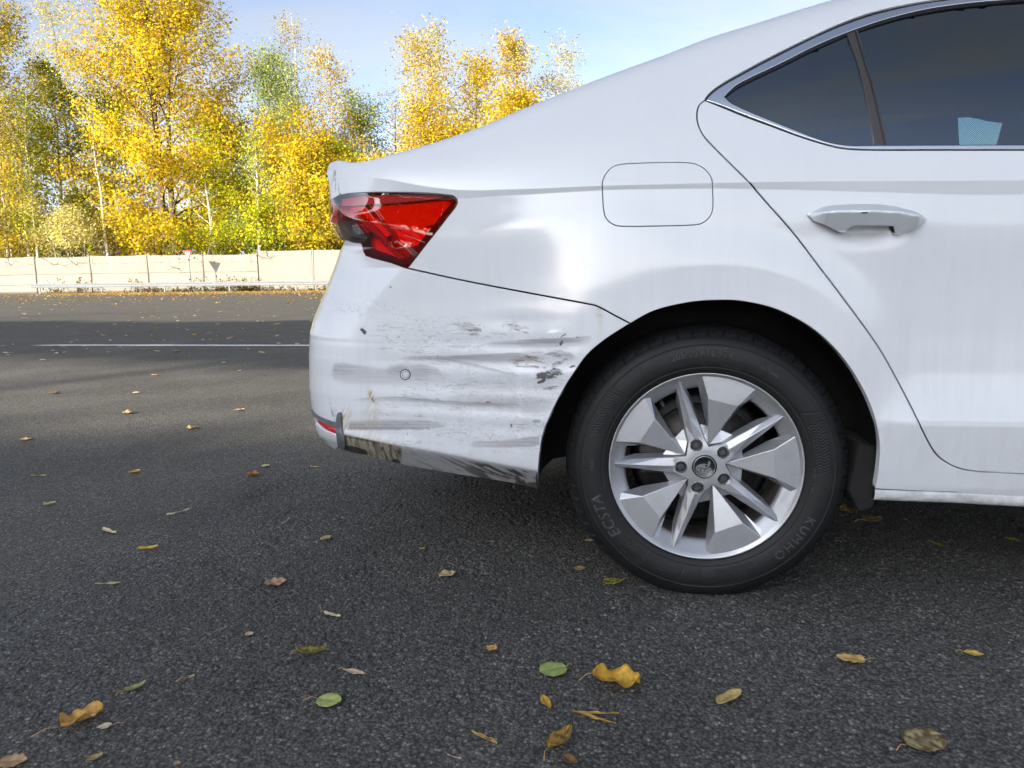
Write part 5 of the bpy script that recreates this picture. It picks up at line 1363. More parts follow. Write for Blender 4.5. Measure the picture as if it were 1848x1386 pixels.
# ------------------------------------------------------------------ wheel
ZC = .31
def wheel():
    root = empty('wheel', (0, 0, ZC)); root.parent = CAR
    def rel(mb_v): return mb_v
    # tyre: profile from inner bead to the shoulder and across the tread
    prof = [(.2165, .016), (.2185, .006), (.2200, .0005), (.2215, -.0040), (.2235, -.0070), (.2265, -.0090), (.232, -.0112), (.2335, -.0125), (.235, -.0115), (.242, -.0142), (.250, -.0158), (.258, -.0166), (.266, -.0165), (.274, -.0156), (.281, -.014), (.284, -.0132), (.2855, -.0145), (.287, -.0125), (.293, -.0098), (.299, -.006), (.304, -.001), (.3075, .003), (.309, .004), (.3115, .0065), (.315, .011), (.3185, .017), (.3212, .0235), (.323, .030), (.3240, .036), (.3244, .0395), (.3185, .0400), (.3185, .0475), (.3247, .0480), (.3255, .068), (.3258, .080), (.319, .0805), (.319, .090), (.3260, .0905), (.3260, .115), (.319, .1155), (.319, .125), (.3258, .1255), (.325, .155), (.322, .172), (.315, .186), (.304, .196), (.285, .204), (.25, .207), (.21, .195)]
    # refine the profile
    P = []
    for (r0, y0), (r1, y1) in zip(prof[:-1], prof[1:]):
        L_ = math.hypot(r1-r0, y1-y0); n = max(1, int(round(L_/.0016))) if r0 < .326 and y0 < .045 else max(1, int(round(L_/.006)))
        for k in range(n): P.append((r0+(r1-r0)*k/n, y0+(y1-y0)*k/n))
    P.append(prof[-1]); P = np.array(P); m = len(P); NT = 1200
    th = np.arange(NT)/NT*2*math.pi
    Rr = np.tile(P[:, 0], (NT, 1)); Y = np.tile(P[:, 1], (NT, 1)); T = np.tile(th[:, None], (1, m))
    d = np.zeros((NT, m))                       # relief along the outward normal of the profile
    # shoulder lugs: lateral cuts that curl over the shoulder
    nl = 58; ph = (T/(2*math.pi)*nl+(Rr-.31)*9) % 1
    w = smoothstep((Rr-.3035)/.002)*(Y < .040)
    cut = np.clip(1-np.abs(ph-.5)/.085, 0, 1)
    d -= w*.0042*smoothstep(cut*2)
    ph2 = (T/(2*math.pi)*nl+.35+(Rr-.31)*9) % 1
    d -= (smoothstep((Rr-.310)/.002)*(Y < .038))*.0022*smoothstep(np.clip(1-np.abs(ph2-.5)/.05, 0, 1)*2)
    ph3 = (T/(2*math.pi)*nl*1.0+Y*14) % 1; d -= ((Y > .048) & (Rr > .3225))*.004*(np.abs(ph3-.5) < .06)
    # herringbone fields on the side wall
    deg = np.degrees(T) % 360
    for c0, half in ((150, 13), (-74, 11), (-128, 7), (12, 14)):
        u = ((deg-c0+180) % 360)-180
        f = smoothstep((half-np.abs(u))/1.2)*smoothstep((Rr-.240)/.003)*smoothstep((.282-Rr)/.003)*(Y < .01)*smoothstep((np.abs(u*.0+(Rr-.261)/.021)*-1+1.05)/.2)
        z = ((u*.0046*1000/7.0)+np.abs(((Rr-.24)/.010) % 2-1)*.9) % 1
        d -= f*.0011*smoothstep((z-.5)/.12)*smoothstep((1-z)/.12)
    # outlined flat wedge panels
    for c0, half in ((46, 17), (132, 9), (-96, 6)):
        u = ((deg-c0+180) % 360)-180
        e1 = np.exp(-((np.abs(u)-half*(.75+.25*(Rr-.24)/.04))/.30)**2)*((Rr > .243) & (Rr < .280))
        e2 = np.exp(-((Rr-.280)/.0007)**2)*(np.abs(u) < half)
        d -= np.maximum(e1, e2)*.0009*(Y < .02)
    # fine mould lines near the rim
    for r_ in (.2230, .2285): d += .0004*np.exp(-((Rr-r_)/.0005)**2)*(Y < .02)
    nrm = np.gradient(P, axis=0); nn = np.stack([nrm[:, 1], -nrm[:, 0]], 1); nn /= np.linalg.norm(nn, axis=1, keepdims=True)
    # outward = away from the carcass centre (r=.265, y=.09)
    s_ = np.sign(((P-np.array([.262, .095]))*nn).sum(1)); nn *= s_[:, None]
    Rr = Rr+d*nn[:, 0]; Y = Y+d*nn[:, 1]
    V = np.stack([Rr*np.cos(T), Y, Rr*np.sin(T)], -1)
    flat = V[..., 2] < -(ZC-.002)
    bulge = np.clip(-(ZC-.03)-V[..., 2], 0, .03)/.03
    V[..., 1] -= .004*bulge*(V[..., 1] < .02)
    V[..., 2] = np.maximum(V[..., 2], -(ZC-.0015))
    V = V.reshape(-1, 3); i = np.arange(NT*m).reshape(NT, m); i2 = np.roll(i, -1, 0)
    F = np.stack([i[:, :-1], i2[:, :-1], i2[:, 1:], i[:, 1:]], -1).reshape(-1, 4)
    tyre = new_mesh('tyre', V, F, RUBBER, root)
    # moulded lettering bent round the side wall
    def prof_y(r): 
        k = P[:, 1] < .02; return np.interp(r, P[k, 0], P[k, 1])
    def text(s, r, ang, size, cw=True, sp=1.0, h=.0017, bold=0.0, shear=0.0):
        cu = bpy.data.curves.new('lettering', 'FONT'); cu.body = s; cu.size = size; cu.space_character = sp; cu.extrude = 0; cu.offset = bold; cu.shear = shear
        cu.align_x = 'CENTER'; cu.align_y = 'CENTER'; cu.resolution_u = 3
        o = bpy.data.objects.new('lettering', cu); COL.objects.link(o)
        dg = bpy.context.evaluated_depsgraph_get(); me = o.evaluated_get(dg).to_mesh()
        bm = bmesh.new(); bm.from_mesh(me); o.evaluated_get(dg).to_mesh_clear(); bpy.data.objects.remove(o); bpy.data.curves.remove(cu)
        bmesh.ops.subdivide_edges(bm, edges=[e for e in bm.edges if e.calc_length() > size*.25], cuts=3)
        geo = bmesh.ops.extrude_face_region(bm, geom=bm.faces[:])
        top = {v for v in geo['geom'] if isinstance(v, bmesh.types.BMVert)}
        for v in bm.verts:
            lx, ly = v.co.x, v.co.y
            if cw: rr = r+ly; a = rad(ang)-lx/r
            else: rr = r-ly; a = rad(ang)+lx/r
            y = prof_y(rr)-(h if v in top else -.0006)
            z_ = rr*math.sin(a)
            if z_ < -(ZC-.03): y -= .004*np.clip(-(ZC-.03)-z_, 0, .03)/.03
            v.co = Vector((rr*math.cos(a), y, z_))
        bmesh.ops.recalc_face_normals(bm, faces=bm.faces[:])
        me = bpy.data.meshes.new('lettering'); bm.to_mesh(me); bm.free(); me.materials.append(RUBBER2)
        o = bpy.data.objects.new('lettering', me); COL.objects.link(o); o.parent = tyre
    text('205/60 R16 92V', .2665, 93, .0200, True, 1.05, bold=.0003)
    text('OUTSIDE', .2625, 59.5, .0105, True, 1.0)
    text('KUMHO', .2600, -38, .0290, True, 1.30)
    text('ECSTA', .2585, 208, .0360, True, 1.08, bold=.0004, shear=.2)
    text('HS51', .2585, 179, .0130, True, 1.0)
    text('RADIAL TUBELESS', .2400, -5, .0070, False, 1.0)
    text('TREAD 1 POLYESTER 2 STEEL', .279, 88, .0055, True, 1.0, h=.0005)
    text('E4', .2400, 92, .0080, True); text('MADE IN KOREA', .2400, 78, .0060, True, h=.0005)
    # ---- alloy rim
    def pol(r, a, y): return (r*math.cos(rad(a)), y, r*math.sin(rad(a)))
    mb = MB()
    mb.lathe([(.2085, .012), (.2125, .0045), (.2165, -.0015), (.2200, -.0035), (.2208, -.0028), (.2205, -.0005), (.2165, .0025), (.2135, .0040), (.2110, .0060), (.2050, .0115), (.1960, .0190), (.1880, .0255), (.1835, .0310), (.1825, .0360), (.1850, .046)][2:], 160)
    barrel = MB(); barrel.lathe([(.1850, .045), (.1900, .09), (.197, .15), (.203, .19), (.214, .2)], 96)
    RIM = mb.build('rim', ALLOY, root, True)
    barrel.build('barrel', BARREL, RIM, True)
    for k in range(5):
        A = 4+72*k
        # broad flat blade
        b = MB()
        ap = (.0465, A+3); kl = (.160, A+12.3); kr = (.160, A-12.3)
        arcL, arcR = A+16.8, A-16.8
        outer_kink = [(.160+.012*(1-abs(t)), A-12.3*t) for t in (1, .5, 0, -.5, -1)]
        rim_arc = [(.2142, A+16.8*t) for t in (-1, -.66, -.33, 0, .33, .66, 1)]
        V = [pol(*ap, .0205)]                                       # 0 apex
        V += [pol(.160, A-12.3, .0045), pol(.160, A+12.3, .0045)]   # 1 right kink, 2 left kink
        V += [pol(r, a, .0055) for r, a in rim_arc]                 # 3..9 right -> left
        n0 = len(V)
        F = [[0, 1, 2], [1, 3, 4, 5, 6, 7, 8, 9, 2]]
        # walls going in and slightly outwards
        per = [0, 1, 3, 4, 5, 6, 7, 8, 9, 2]
        lowpts = [pol(.062, A+3, .040), pol(.155, A-17.0, .044), pol(.2045, A-20.0, .0125)] + [pol(.2055, a, .013) for r, a in rim_arc[1:-1]] + [pol(.2045, A+20.0, .0125), pol(.155, A+17.0, .044)]
        V += lowpts; N_ = len(per)
        for j in range(N_):
            a_, c_ = per[j], per[(j+1) % N_]; a2, c2 = n0+j, n0+(j+1) % N_
            F.append([a_, a2, c2, c_])
        b.add(V, F)
        o = b.build('spoke', ALLOY, RIM, False, bevel=.0012)
        # narrow ridged spoke carrying the bolt
        R_ = A+31.5
        b = MB(); g_ = MB()
        def rp(r, off, y, ang=R_): 
            c = np.array([math.cos(rad(ang)), math.sin(rad(ang))]); t_ = np.array([-c[1], c[0]]); p = c*r+t_*off; return (p[0], y, p[1])
        twist = .004
        V = [rp(.068, .0015, .0100), rp(.120, .001, .0078), rp(.165, 0, .0060), rp(.2105, -.001, .0050),      # ridge 0-3
             rp(.064, .0185, .0125), rp(.105, .0160, .0150), rp(.160, .0115, .0165), rp(.2065, .0035, .0105),          # left edge 4-7
             rp(.064, -.0185, .0125), rp(.105, -.0160, .0150), rp(.160, -.0115, .0165), rp(.2065, -.0045, .0105),      # right edge 8-11
             rp(.064, .0235, .044), rp(.105, .0215, .046), rp(.160, .0175, .044), rp(.2055, .0075, .0135),               # left low 12-15
             rp(.064, -.0235, .044), rp(.105, -.0215, .046), rp(.160, -.0175, .044), rp(.2055, -.0085, .0135)]           # right low 16-19
        F = []
        for j in range(3):
            F += [[j, j+1, 5+j, 4+j], [j+1, j, 8+j, 9+j], [4+j, 5+j, 13+j, 12+j], [9+j, 8+j, 16+j, 17+j]]
        F += [[0, 4, 12, 16, 8], [3, 11, 19, 15, 7]]
        b.add(V, F)
        b.build('spoke_rib', ALLOY, RIM, False, bevel=.0012)
        # web closing the inner ends of the openings
        for sgn in (1, -1):
            w_ = MB()
            a1 = R_+sgn*0; e_in = rp(.064, sgn*.020, .030); e_out = rp(.095, sgn*.018, .034)
            bl_in = pol(.050, A+3+(72 if sgn > 0 else 0), .026); 
            bb = A+72 if sgn > 0 else A
            bl_out = pol(.090, bb-sgn*7.0, .036)
            V = [e_in, e_out, bl_out, bl_in]; V2_ = [(p[0], p[1]+.012, p[2]) for p in V]
            f = [[0, 1, 2, 3], [4, 7, 6, 5], [1, 5, 6, 2]]
            w_.add(V+V2_, f); w_.build('web', ALLOY, RIM, False)
    # hub face with five bolt wells
    out = []
    for k in range(5):
        R_ = 35.5+72*k
        out += [(.0475*math.cos(rad(7+72*k)), .0475*math.sin(rad(7+72*k)))]
        c = np.array([math.cos(rad(R_)), math.sin(rad(R_))]); t_ = np.array([-c[1], c[0]])
        for r, o_ in ((.064, -.0187), (.070, -.0165), (.0725, 0), (.070, .0165), (.064, .0187)):
            p = c*r+t_*o_; out.append(tuple(p))
    out = np.array(out)
    def circ(cx, cz, r, n=24): return np.array([(cx+r*math.cos(2*math.pi*j/n), cz+r*math.sin(2*math.pi*j/n)) for j in range(n)])
    bolts = [(.0535*math.cos(rad(39+72*k)), .0535*math.sin(rad(39+72*k))) for k in range(5)]
    loops = [resample(out, .006)]+[circ(x, z, .0142) for x, z in bolts]+[circ(0, 0, .0285, 40)]
    if area2(loops[0]) < 0: loops[0] = loops[0][::-1]
    V2, F, idx = fill(loops, .006)
    rr = np.hypot(V2[:, 0], V2[:, 1])
    yy = .0085+.0025*smoothstep((rr-.035)/.035)
    V = np.stack([V2[:, 0], yy, V2[:, 1]], 1)
    extra = [V]; Fl = [F.tolist()]; base = len(V)
    for li, ix in enumerate(idx):
        ring = V[ix]; dep = ring.copy(); dep[:, 1] += .022 if li else .035
        if li and li < 6:
            cx, cz = bolts[li-1]; dep[:, 0] = cx+(dep[:, 0]-cx)*.82; dep[:, 2] = cz+(dep[:, 2]-cz)*.82
        n_ = len(ix); extra.append(dep)
        Fl.append([[ix[j], base+j, base+(j+1) % n_, ix[(j+1) % n_]] for j in range(n_)])
        if li and li < 6: Fl.append([[base+j for j in range(n_)]])
        base += n_
    HUB = new_mesh('hub_face', np.vstack(extra), sum(Fl, []), ALLOY, RIM, False)
    bv = HUB.modifiers.new('bevel', 'BEVEL'); bv.width = .0009; bv.segments = 2; bv.limit_method = 'ANGLE'; bv.angle_limit = rad(40)
    for (x, z) in bolts:
        mb = MB()
        V = []; hexr = .0082
        pr = [(.0115, .030), (.0112, .0245), (.0102, .0238)]
        n_ = 24
        for r, y in pr: V += [(x+r*math.cos(2*math.pi*j/n_), y, z+r*math.sin(2*math.pi*j/n_)) for j in range(n_)]
        F = [[i*n_+j, i*n_+(j+1) % n_, (i+1)*n_+(j+1) % n_, (i+1)*n_+j] for i in range(2) for j in range(n_)]
        b0 = len(V)
        for r, y in ((hexr, .0238), (hexr, .0155), (hexr*.86, .0145), (hexr*.55, .0145), (hexr*.5, .0165)):
            V += [(x+r*math.cos(2*math.pi*j/6+.4), y, z+r*math.sin(2*math.pi*j/6+.4)) for j in range(6)]
        F += [[b0+i*6+j, b0+i*6+(j+1) % 6, b0+(i+1)*6+(j+1) % 6, b0+(i+1)*6+j] for i in range(4) for j in range(6)]
        F += [[b0+24+j for j in range(6)], [2*n_+j for j in range(n_)]]
        mb.add(V, F); mb.build('wheel_bolt', BOLTM, RIM)
    # centre cap with the winged arrow badge
    cap = MB(); cap.lathe([(.0282, .012), (.0280, .0062), (.0268, .0050), (.0262, .0056), (.0255, .0062), (.0001, .0052)], 64)
    CAP = cap.build('centre_cap', CAPBLACK, RIM, True)
    rg = MB(); rg.lathe([(.0254, .0062), (.0250, .0050), (.0240, .0047), (.0233, .0052), (.0231, .0064)], 64); rg.build('cap_ring', CAPSILVER, CAP, True)
    # badge polygons traced: centre (788,715), radius 66 = .0225 m
    def badge(pts, y0=.0046):
        Pp = np.array([((px-788)/66*.0222, -(py-714)/66*.0222) for px, py in pts])
        n_ = len(Pp); V = [(p[0], y0, p[1]) for p in Pp]+[(p[0], y0+.0022, p[1]) for p in Pp]
        if area2(Pp) < 0: V = [(p[0], y0, p[1]) for p in Pp[::-1]]+[(p[0], y0+.0022, p[1]) for p in Pp[::-1]]
        m_ = MB(); m_.add(V, [list(range(n_))]+[[j, n_+j, n_+(j+1) % n_, (j+1) % n_] for j in range(n_)])
        return m_.build('badge', CAPSILVER, CAP)
    badge([(728, 722), (740, 706), (760, 695), (785, 692), (806, 696), (812, 690), (810, 680), (818, 668), (828, 684), (824, 700), (818, 712), (806, 722), (790, 726), (776, 724), (752, 718), (738, 722), (732, 740)])
    badge([(738, 728), (752, 722), (764, 726), (756, 752), (748, 748), (736, 742)])
    badge([(768, 728), (782, 728), (790, 732), (778, 760), (764, 756)])
    badge([(796, 732), (812, 724), (828, 716), (836, 734), (824, 756), (804, 764), (784, 762)])
    hole = MB(); hole.lathe([(.0001, 0), (.0026, 0)], 16); 
    ho = hole.build('badge_eye', CAPBLACK, CAP); ho.location = ((800-788)/66*.0222, .0044, -(706-714)/66*.0222)
    # brake and valve
    bk = MB(); bk.lathe([(.06, .075), (.136, .075), (.136, .097), (.06, .097)], 64); bk.lathe([(.0001, .058), (.068, .058), (.072, .075)], 40)
    bk.build('brake_disc', BRAKE, root, True)
    cl = MB(); cl.box((-.115, .085, .03), (.035, .035, .06)); cl.build('brake_caliper', BRAKE, root, bevel=.006)
    bp_ = MB(); bp_.lathe([(.02, .10), (.15, .102), (.17, .12), (.0001, .14)], 40); bp_.build('backing_plate', BLACK_PLASTIC, root, True)
    vv = MB(); a = rad(124); c = np.array([.176*math.cos(a), .030, .176*math.sin(a)]); u_ = np.array([-.35*math.cos(a), -.8, -.35*math.sin(a)])
    vv.tube([c-u_*.012, c+u_*.012, c+u_*.0125, c+u_*.022], [.0045, .0042, .0036, .0034], 10); vv.build('tyre_valve', BLACK_PLASTIC, root, True)
    return root
WHEEL = wheel()
# the other wheels, copied
def copy_tree(o, parent):
    c = o.copy(); COL.objects.link(c); c.parent = parent
    for ch in list(o.children): copy_tree(ch, c)
    return c
for (x, y, fl) in ((2.686, 0, False), (0, 1.76, True), (2.686, 1.76, True)):
    c = copy_tree(WHEEL, CAR); c.location = (x, y, ZC)
    if fl: c.rotation_euler = (0, 0, math.pi)
# ------------------------------------------------------------------ fallen leaves near the camera, one object each
def leaf_surface_material():
    m, t, b = mat_new('dry_leaf'); N = t.nodes.new; L = t.links.new
    at_ = N('ShaderNodeAttribute'); at_.attribute_name = 'paint'
    tcn = N('ShaderNodeTexCoord'); n = N('ShaderNodeTexNoise'); n.inputs['Scale'].default_value = 120; n.inputs['Detail'].default_value = 5
    L(tcn.outputs['Object'], n.inputs['Vector'])
    r = N('ShaderNodeMapRange'); r.inputs['From Min'].default_value = .3; r.inputs['From Max'].default_value = .7; r.inputs['To Min'].default_value = .95; r.inputs['To Max'].default_value = 1.5
    L(n.outputs['Fac'], r.inputs['Value'])
    mx = N('ShaderNodeMixRGB'); mx.blend_type = 'MULTIPLY'; mx.inputs['Fac'].default_value = 1
    L(at_.outputs['Color'], mx.inputs['Color1']); L(r.outputs['Result'], mx.inputs['Color2']); L(mx.outputs['Color'], b.inputs['Base Color'])
    b.inputs['Roughness'].default_value = .55; b.inputs['Specular IOR Level'].default_value = .35
    bp = N('ShaderNodeBump'); bp.inputs['Strength'].default_value = .4; bp.inputs['Distance'].default_value = .0006; L(n.outputs['Fac'], bp.inputs['Height']); L(bp.outputs['Normal'], b.inputs['Normal'])
    tl = N('ShaderNodeBsdfTranslucent'); L(mx.outputs['Color'], tl.inputs['Color']); ms = N('ShaderNodeMixShader'); ms.inputs['Fac'].default_value = .28
    L(b.outputs[0], ms.inputs[1]); L(tl.outputs[0], ms.inputs[2]); L(ms.outputs[0], t.nodes['Material Output'].inputs['Surface'])
    return m
DRYLEAF = leaf_surface_material()
STEM = simple('leaf_stem', (.36, .22, .09), .7)
TANC, ORG, YEL, GRN, PINK, PALEC, BRN, OLV = (.52, .38, .20), (.58, .34, .09), (.64, .44, .08), (.40, .45, .15), (.54, .39, .28), (.62, .53, .36), (.22, .12, .05), (.25, .23, .04)
def outline(kind, n, rng):
    """half width at t in 0..1 along the blade"""
    t = np.linspace(0, 1, n)
    if kind == 'round': w = .50*np.sqrt(np.maximum(1-(2*t-1)**2, 0))*(1+.12*(.5-t)); w *= 1+.03*np.sin(t*40)
    elif kind == 'ovate': w = .36*np.sin(math.pi*t**.75)**.8
    elif kind == 'narrow': w = .13*np.sin(math.pi*t**.85)**.7
    elif kind == 'needle': w = .018*np.ones(n)
    elif kind == 'lobed': w = .46*np.sin(math.pi*t**.7)**.6*(.78+.30*np.abs(np.sin(t*math.pi*3.5)))
    elif kind == 'strip': w = .065*np.sin(math.pi*t**.9)**.5
    w[0] = w[-1] = .004
    return t, w
def ground_leaf(px, py, lpx, ang, kind, colour, label, curl=.12, stem=.0, stem_ang=0, spots=0, seed=0, rough=.25, name='fallen_leaf', wmul=1.0):
    rng = np.random.default_rng(seed+int(px*7+py*13)); c = on_ground(px, py, 0)
    v = ray(px, py); dist = np.linalg.norm(c-CAM); ln = lpx/FPX*dist
    # turn the angle seen in the photograph into an angle on the road
    a = rad(ang); q = on_ground(px+6*math.cos(a), py-6*math.sin(a), 0); th = math.atan2(q[1]-c[1], q[0]-c[0])
    fs = np.linalg.norm(q-c)/(6/FPX*dist); ln = min(ln*fs, .075 if lpx < 60 else (.10 if lpx < 80 else .15)); curl = curl*.75
    n, k = 22, 9; t, w = outline(kind, n, rng); w = w*wmul
    us = np.linspace(-1, 1, k); T, U = np.meshgrid(t, us, indexing='ij'); Wd = w[:, None]*U
    jag = (rng.random((n, 2))-.5)*.05*(kind in ('lobed', 'round', 'ovate'))
    Wd[:, 0] += jag[:, 0]*w; Wd[:, -1] += jag[:, 1]*w
    x = (T-.5)*ln; y = Wd*ln
    ph = rng.random(3)*6
    z = .0035+ln*(curl*(np.abs(U)**1.6)*(.4+w[:, None]*1.5)+curl*.9*(2*T-1)**2*rng.uniform(.3, 1.0)+rough*.09*np.sin(T*7+ph[0])*U+rough*.05*np.sin(T*15+ph[1]+U*3))
    z -= z.min()-.0035; z += .0012*(np.abs(U) < .1)*-1
    col = np.array(colour)*(1+.18*(vnoise(T*6+ph[0]*9, U*3, seed+3)[..., None]-.5)*2)
    vein = (np.abs(U) < .08)[..., None]; col = np.where(vein, col*.72+.02, col)
    edge = smoothstep((np.abs(U)-.75)/.25)[..., None]*.35; col = col*(1-edge*.45)
    if spots:
        m = (fbm(T*9+ph[1]*5, U*4, seed+8, 3) > .60-.06*spots)[..., None]; col = np.where(m, np.array([.13, .085, .035]), col)
    i = np.arange(n*k).reshape(n, k); F = np.stack([i[:-1, :-1], i[1:, :-1], i[1:, 1:], i[:-1, 1:]], -1).reshape(-1, 4)
    o = new_mesh(name, np.stack([x, y, z], -1).reshape(-1, 3), F, DRYLEAF, None, True, col.reshape(-1, 3))
    sm = o.modifiers.new('thickness', 'SOLIDIFY'); sm.thickness = .0005; sm.offset = -1
    o.location = (c[0], c[1], .0005); o.rotation_euler = (0, 0, th)
    tag(o, label, 'pine needle' if kind == 'needle' else 'leaf', 'fallen leaves on the near asphalt')
    if stem:
        mb = MB(); sl = ln*stem; b0 = np.array([-ln*.5, 0, z[0, k//2]]); sa = math.pi+rad(stem_ang)
        e = b0+sl*np.array([math.cos(sa), math.sin(sa), 0]); e[2] = .004; mid = (b0+e)/2+np.array([0, sl*.10, .004])
        mb.tube([b0, mid, e], [.0009, .0008, .0011], 5); mb.build('stem', STEM, o, True)
    return o
GL = ground_leaf
GL(150, 1303, 82, 22, 'lobed', ORG, 'large curled orange tan leaf with a long pale stem, near the bottom left corner', .26, .65, -14, seed=1, rough=.9, wmul=.7)
GL(189, 1315, 28, 190, 'ovate', PALEC, 'small cream leaf lying beside the large orange tan one', .1, .8, seed=2)
GL(245, 1245, 42, 22, 'ovate', (.34, .36, .14), 'folded dull green oval leaf above the large orange tan leaf', .16, .4, 0, seed=3, wmul=.6)
GL(346, 1224, 12, 20, 'ovate', TANC, 'tiny tan leaf with a thread stem pointing left, between two green leaves', .1, 2.0, seed=4)
GL(594, 1268, 40, -10, 'round', GRN, 'round pale green leaf with its stem pointing up and left', .05, .6, 30, seed=5, rough=.1)
GL(640, 1217, 42, -12, 'narrow', PINK, 'narrow pinkish leaf above and right of the round pale green leaf', .1, .2, seed=6)
GL(563, 1183, 56, 4, 'narrow', OLV, 'dark yellow green narrow leaf arched up off the asphalt', .3, .2, seed=7, spots=1, wmul=1.3)
GL(450, 1147, 14, 0, 'round', PINK, 'tiny round pinkish leaf alone left of centre', .08, seed=8)
GL(600, 1113, 30, -14, 'narrow', PALEC, 'short pale narrow leaf below the ragged pinkish leaf', .08, .25, seed=9)
GL(498, 1055, 40, 6, 'lobed', (.42, .27, .17), 'ragged pinkish tan leaf left of centre', .1, 0, seed=10, rough=.5)
GL(588, 975, 19, 20, 'ovate', TANC, 'small tan leaf with a short stem under the bumper edge', .2, .5, seed=11)
GL(268, 993, 36, 6, 'ovate', YEL, 'long yellow leaf folded along its middle, left part of the road', .2, .12, seed=12, wmul=.55)
GL(198, 962, 28, -18, 'narrow', PALEC, 'pale narrow leaf just up and left of the folded yellow leaf', .1, .1, seed=13)
GL(321, 927, 56, 14, 'strip', PALEC, 'long straw coloured sliver of a leaf', .04, seed=14)
GL(195, 1056, 46, 2, 'strip', (.40, .42, .20), 'long pale green sliver of a leaf', .05, seed=15)
GL(90, 912, 22, 14, 'ovate', PALEC, 'pale curled leaf with a thin stem curving up to the right', .2, .8, 190, seed=16)
GL(70, 860, 28, 0, 'strip', (.44, .34, .14), 'thin straw near the left edge', .04, seed=17)
GL(243, 854, 22, 190, 'ovate', ORG, 'small orange leaf with a straight stem pointing right', .16, .8, seed=18)
GL(457, 859, 22, 8, 'lobed', (.45, .20, .06), 'rusty orange crumpled leaf left of the bumper', .25, .4, 80, seed=19, rough=.8)
GL(480, 842, 12, 20, 'ovate', (.50, .50, .22), 'tiny pale yellow green oval leaf above the rusty orange one', .06, seed=20, wmul=1.2)
GL(570, 844, 20, -2, 'needle', (.46, .34, .14), 'short straw under the torn bumper corner', .02, seed=21, wmul=1.4, name='pine_needle')
GL(516, 943, 18, 35, 'needle', PALEC, 'thin pale curled stalk between the straw sliver and the bumper', .12, seed=22, name='pine_needle')
GL(808, 1040, 31, 14, 'ovate', TANC, 'pointed tan leaf between the scraped bumper and the centre of the road', .14, 0, seed=23, rough=.5)
GL(762, 992, 9, 0, 'ovate', ORG, 'tiny orange fleck of a leaf in the shade under the bumper', .1, seed=24)
GL(1046, 1028, 20, 0, 'round', (.42, .25, .12), 'blunt tan leaf piece below the left of the tyre', .06, seed=25, wmul=.9)
GL(1104, 1052, 33, 186, 'round', (.36, .36, .07), 'round yellow green leaf touching the shade of the tyre, stem to the right', .05, .75, 25, seed=26, spots=1, wmul=.8)
GL(1063, 978, 15, 0, 'ovate', TANC, 'small tan leaf tucked against the left of the tyre', .1, seed=27, wmul=1.2)
GL(888, 1175, 14, 40, 'lobed', ORG, 'small torn orange leaf in the middle of the road', .2, seed=28, rough=.8)
GL(998, 1212, 47, 192, 'round', (.33, .40, .13), 'heart shaped green leaf with its stem pointing up and right', .05, .4, 30, seed=29, rough=.15)
GL(1112, 1237, 86, -8, 'lobed', (.60, .36, .045), 'big golden yellow leaf, folded and curled, right of the heart shaped green one', .26, .3, 20, seed=30, rough=1.0, spots=0, wmul=.75)
GL(986, 1272, 27, -58, 'narrow', (.55, .33, .05), 'small orange yellow pointed leaf between the green heart leaf and the needle pair', .1, seed=31, wmul=1.5)
GL(1076, 1292, 84, -2, 'needle', (.44, .28, .06), 'upper needle of the open pine needle pair', .03, seed=32, name='pine_needle')
GL(1072, 1300, 82, -16, 'needle', (.44, .28, .06), 'lower needle of the open pine needle pair', .03, seed=33, name='pine_needle')
GL(874, 1333, 48, -20, 'needle', (.46, .32, .08), 'upper needle of the closed pine needle pair near the bottom edge', .05, seed=34, name='pine_needle')
GL(876, 1337, 46, -24, 'needle', (.46, .32, .08), 'lower needle of the closed pine needle pair near the bottom edge', .05, seed=35, name='pine_needle')
GL(1010, 1342, 56, 42, 'narrow', (.42, .25, .04), 'golden brown mottled leaf curled lengthwise, near the bottom edge', .2, .35, 20, seed=36, spots=1.5, wmul=1.6)
GL(820, 1370, 26, -16, 'needle', PINK, 'short pale needle just above the bottom edge', .05, seed=37, name='pine_needle')
GL(1030, 1379, 27, -24, 'ovate', BRN, 'brown curled leaf cut by the bottom edge', .3, seed=38)
GL(1316, 1262, 50, 28, 'narrow', (.50, .37, .14), 'tan lance shaped leaf below the tyre', .08, seed=39, wmul=1.5)
GL(1535, 1192, 52, 172, 'lobed', (.54, .36, .13), 'tan leaf with dark pin holes and a reddish stem pointing down and right', .05, .5, 38, seed=40, wmul=.8)
GL(1757, 1183, 36, -8, 'ovate', (.58, .40, .10), 'pointed yellow leaf with its stem pointing left, near the right edge', .1, .45, 10, seed=41, wmul=.9)
GL(1667, 1342, 64, 14, 'round', (.36, .29, .15), 'decayed grey and yellow mottled leaf at the bottom right', .05, .35, 10, seed=42, spots=2, wmul=.85)
GL(1692, 985, 26, -18, 'narrow', OLV, 'dark olive leaf in the shadow under the sill', .1, .2, seed=43, wmul=1.6)
GL(1826, 976, 30, -10, 'ovate', OLV, 'dull leaf in the shadow at the right edge', .1, seed=44)
GL(1576, 940, 30, 6, 'lobed', (.24, .16, .07), 'brown leaf lying in the shadow behind the tyre', .1, .6, seed=45)
GL(1530, 926, 34, -12, 'lobed', (.22, .14, .06), 'ragged brown leaf beside the mud flap', .2, seed=46, rough=.8)
GL(24, 1379, 52, 6, 'lobed', (.44, .28, .15), 'large tan leaf cut by the bottom left corner', .08, seed=47)
GL(174, 1372, 28, 24, 'ovate', (.46, .32, .14), 'small curled tan leaf right of the bottom left corner', .25, .2, seed=48)
GL(320, 1381, 12, 0, 'lobed', (.46, .28, .15), 'scrap of tan leaf at the bottom edge', .1, seed=49)
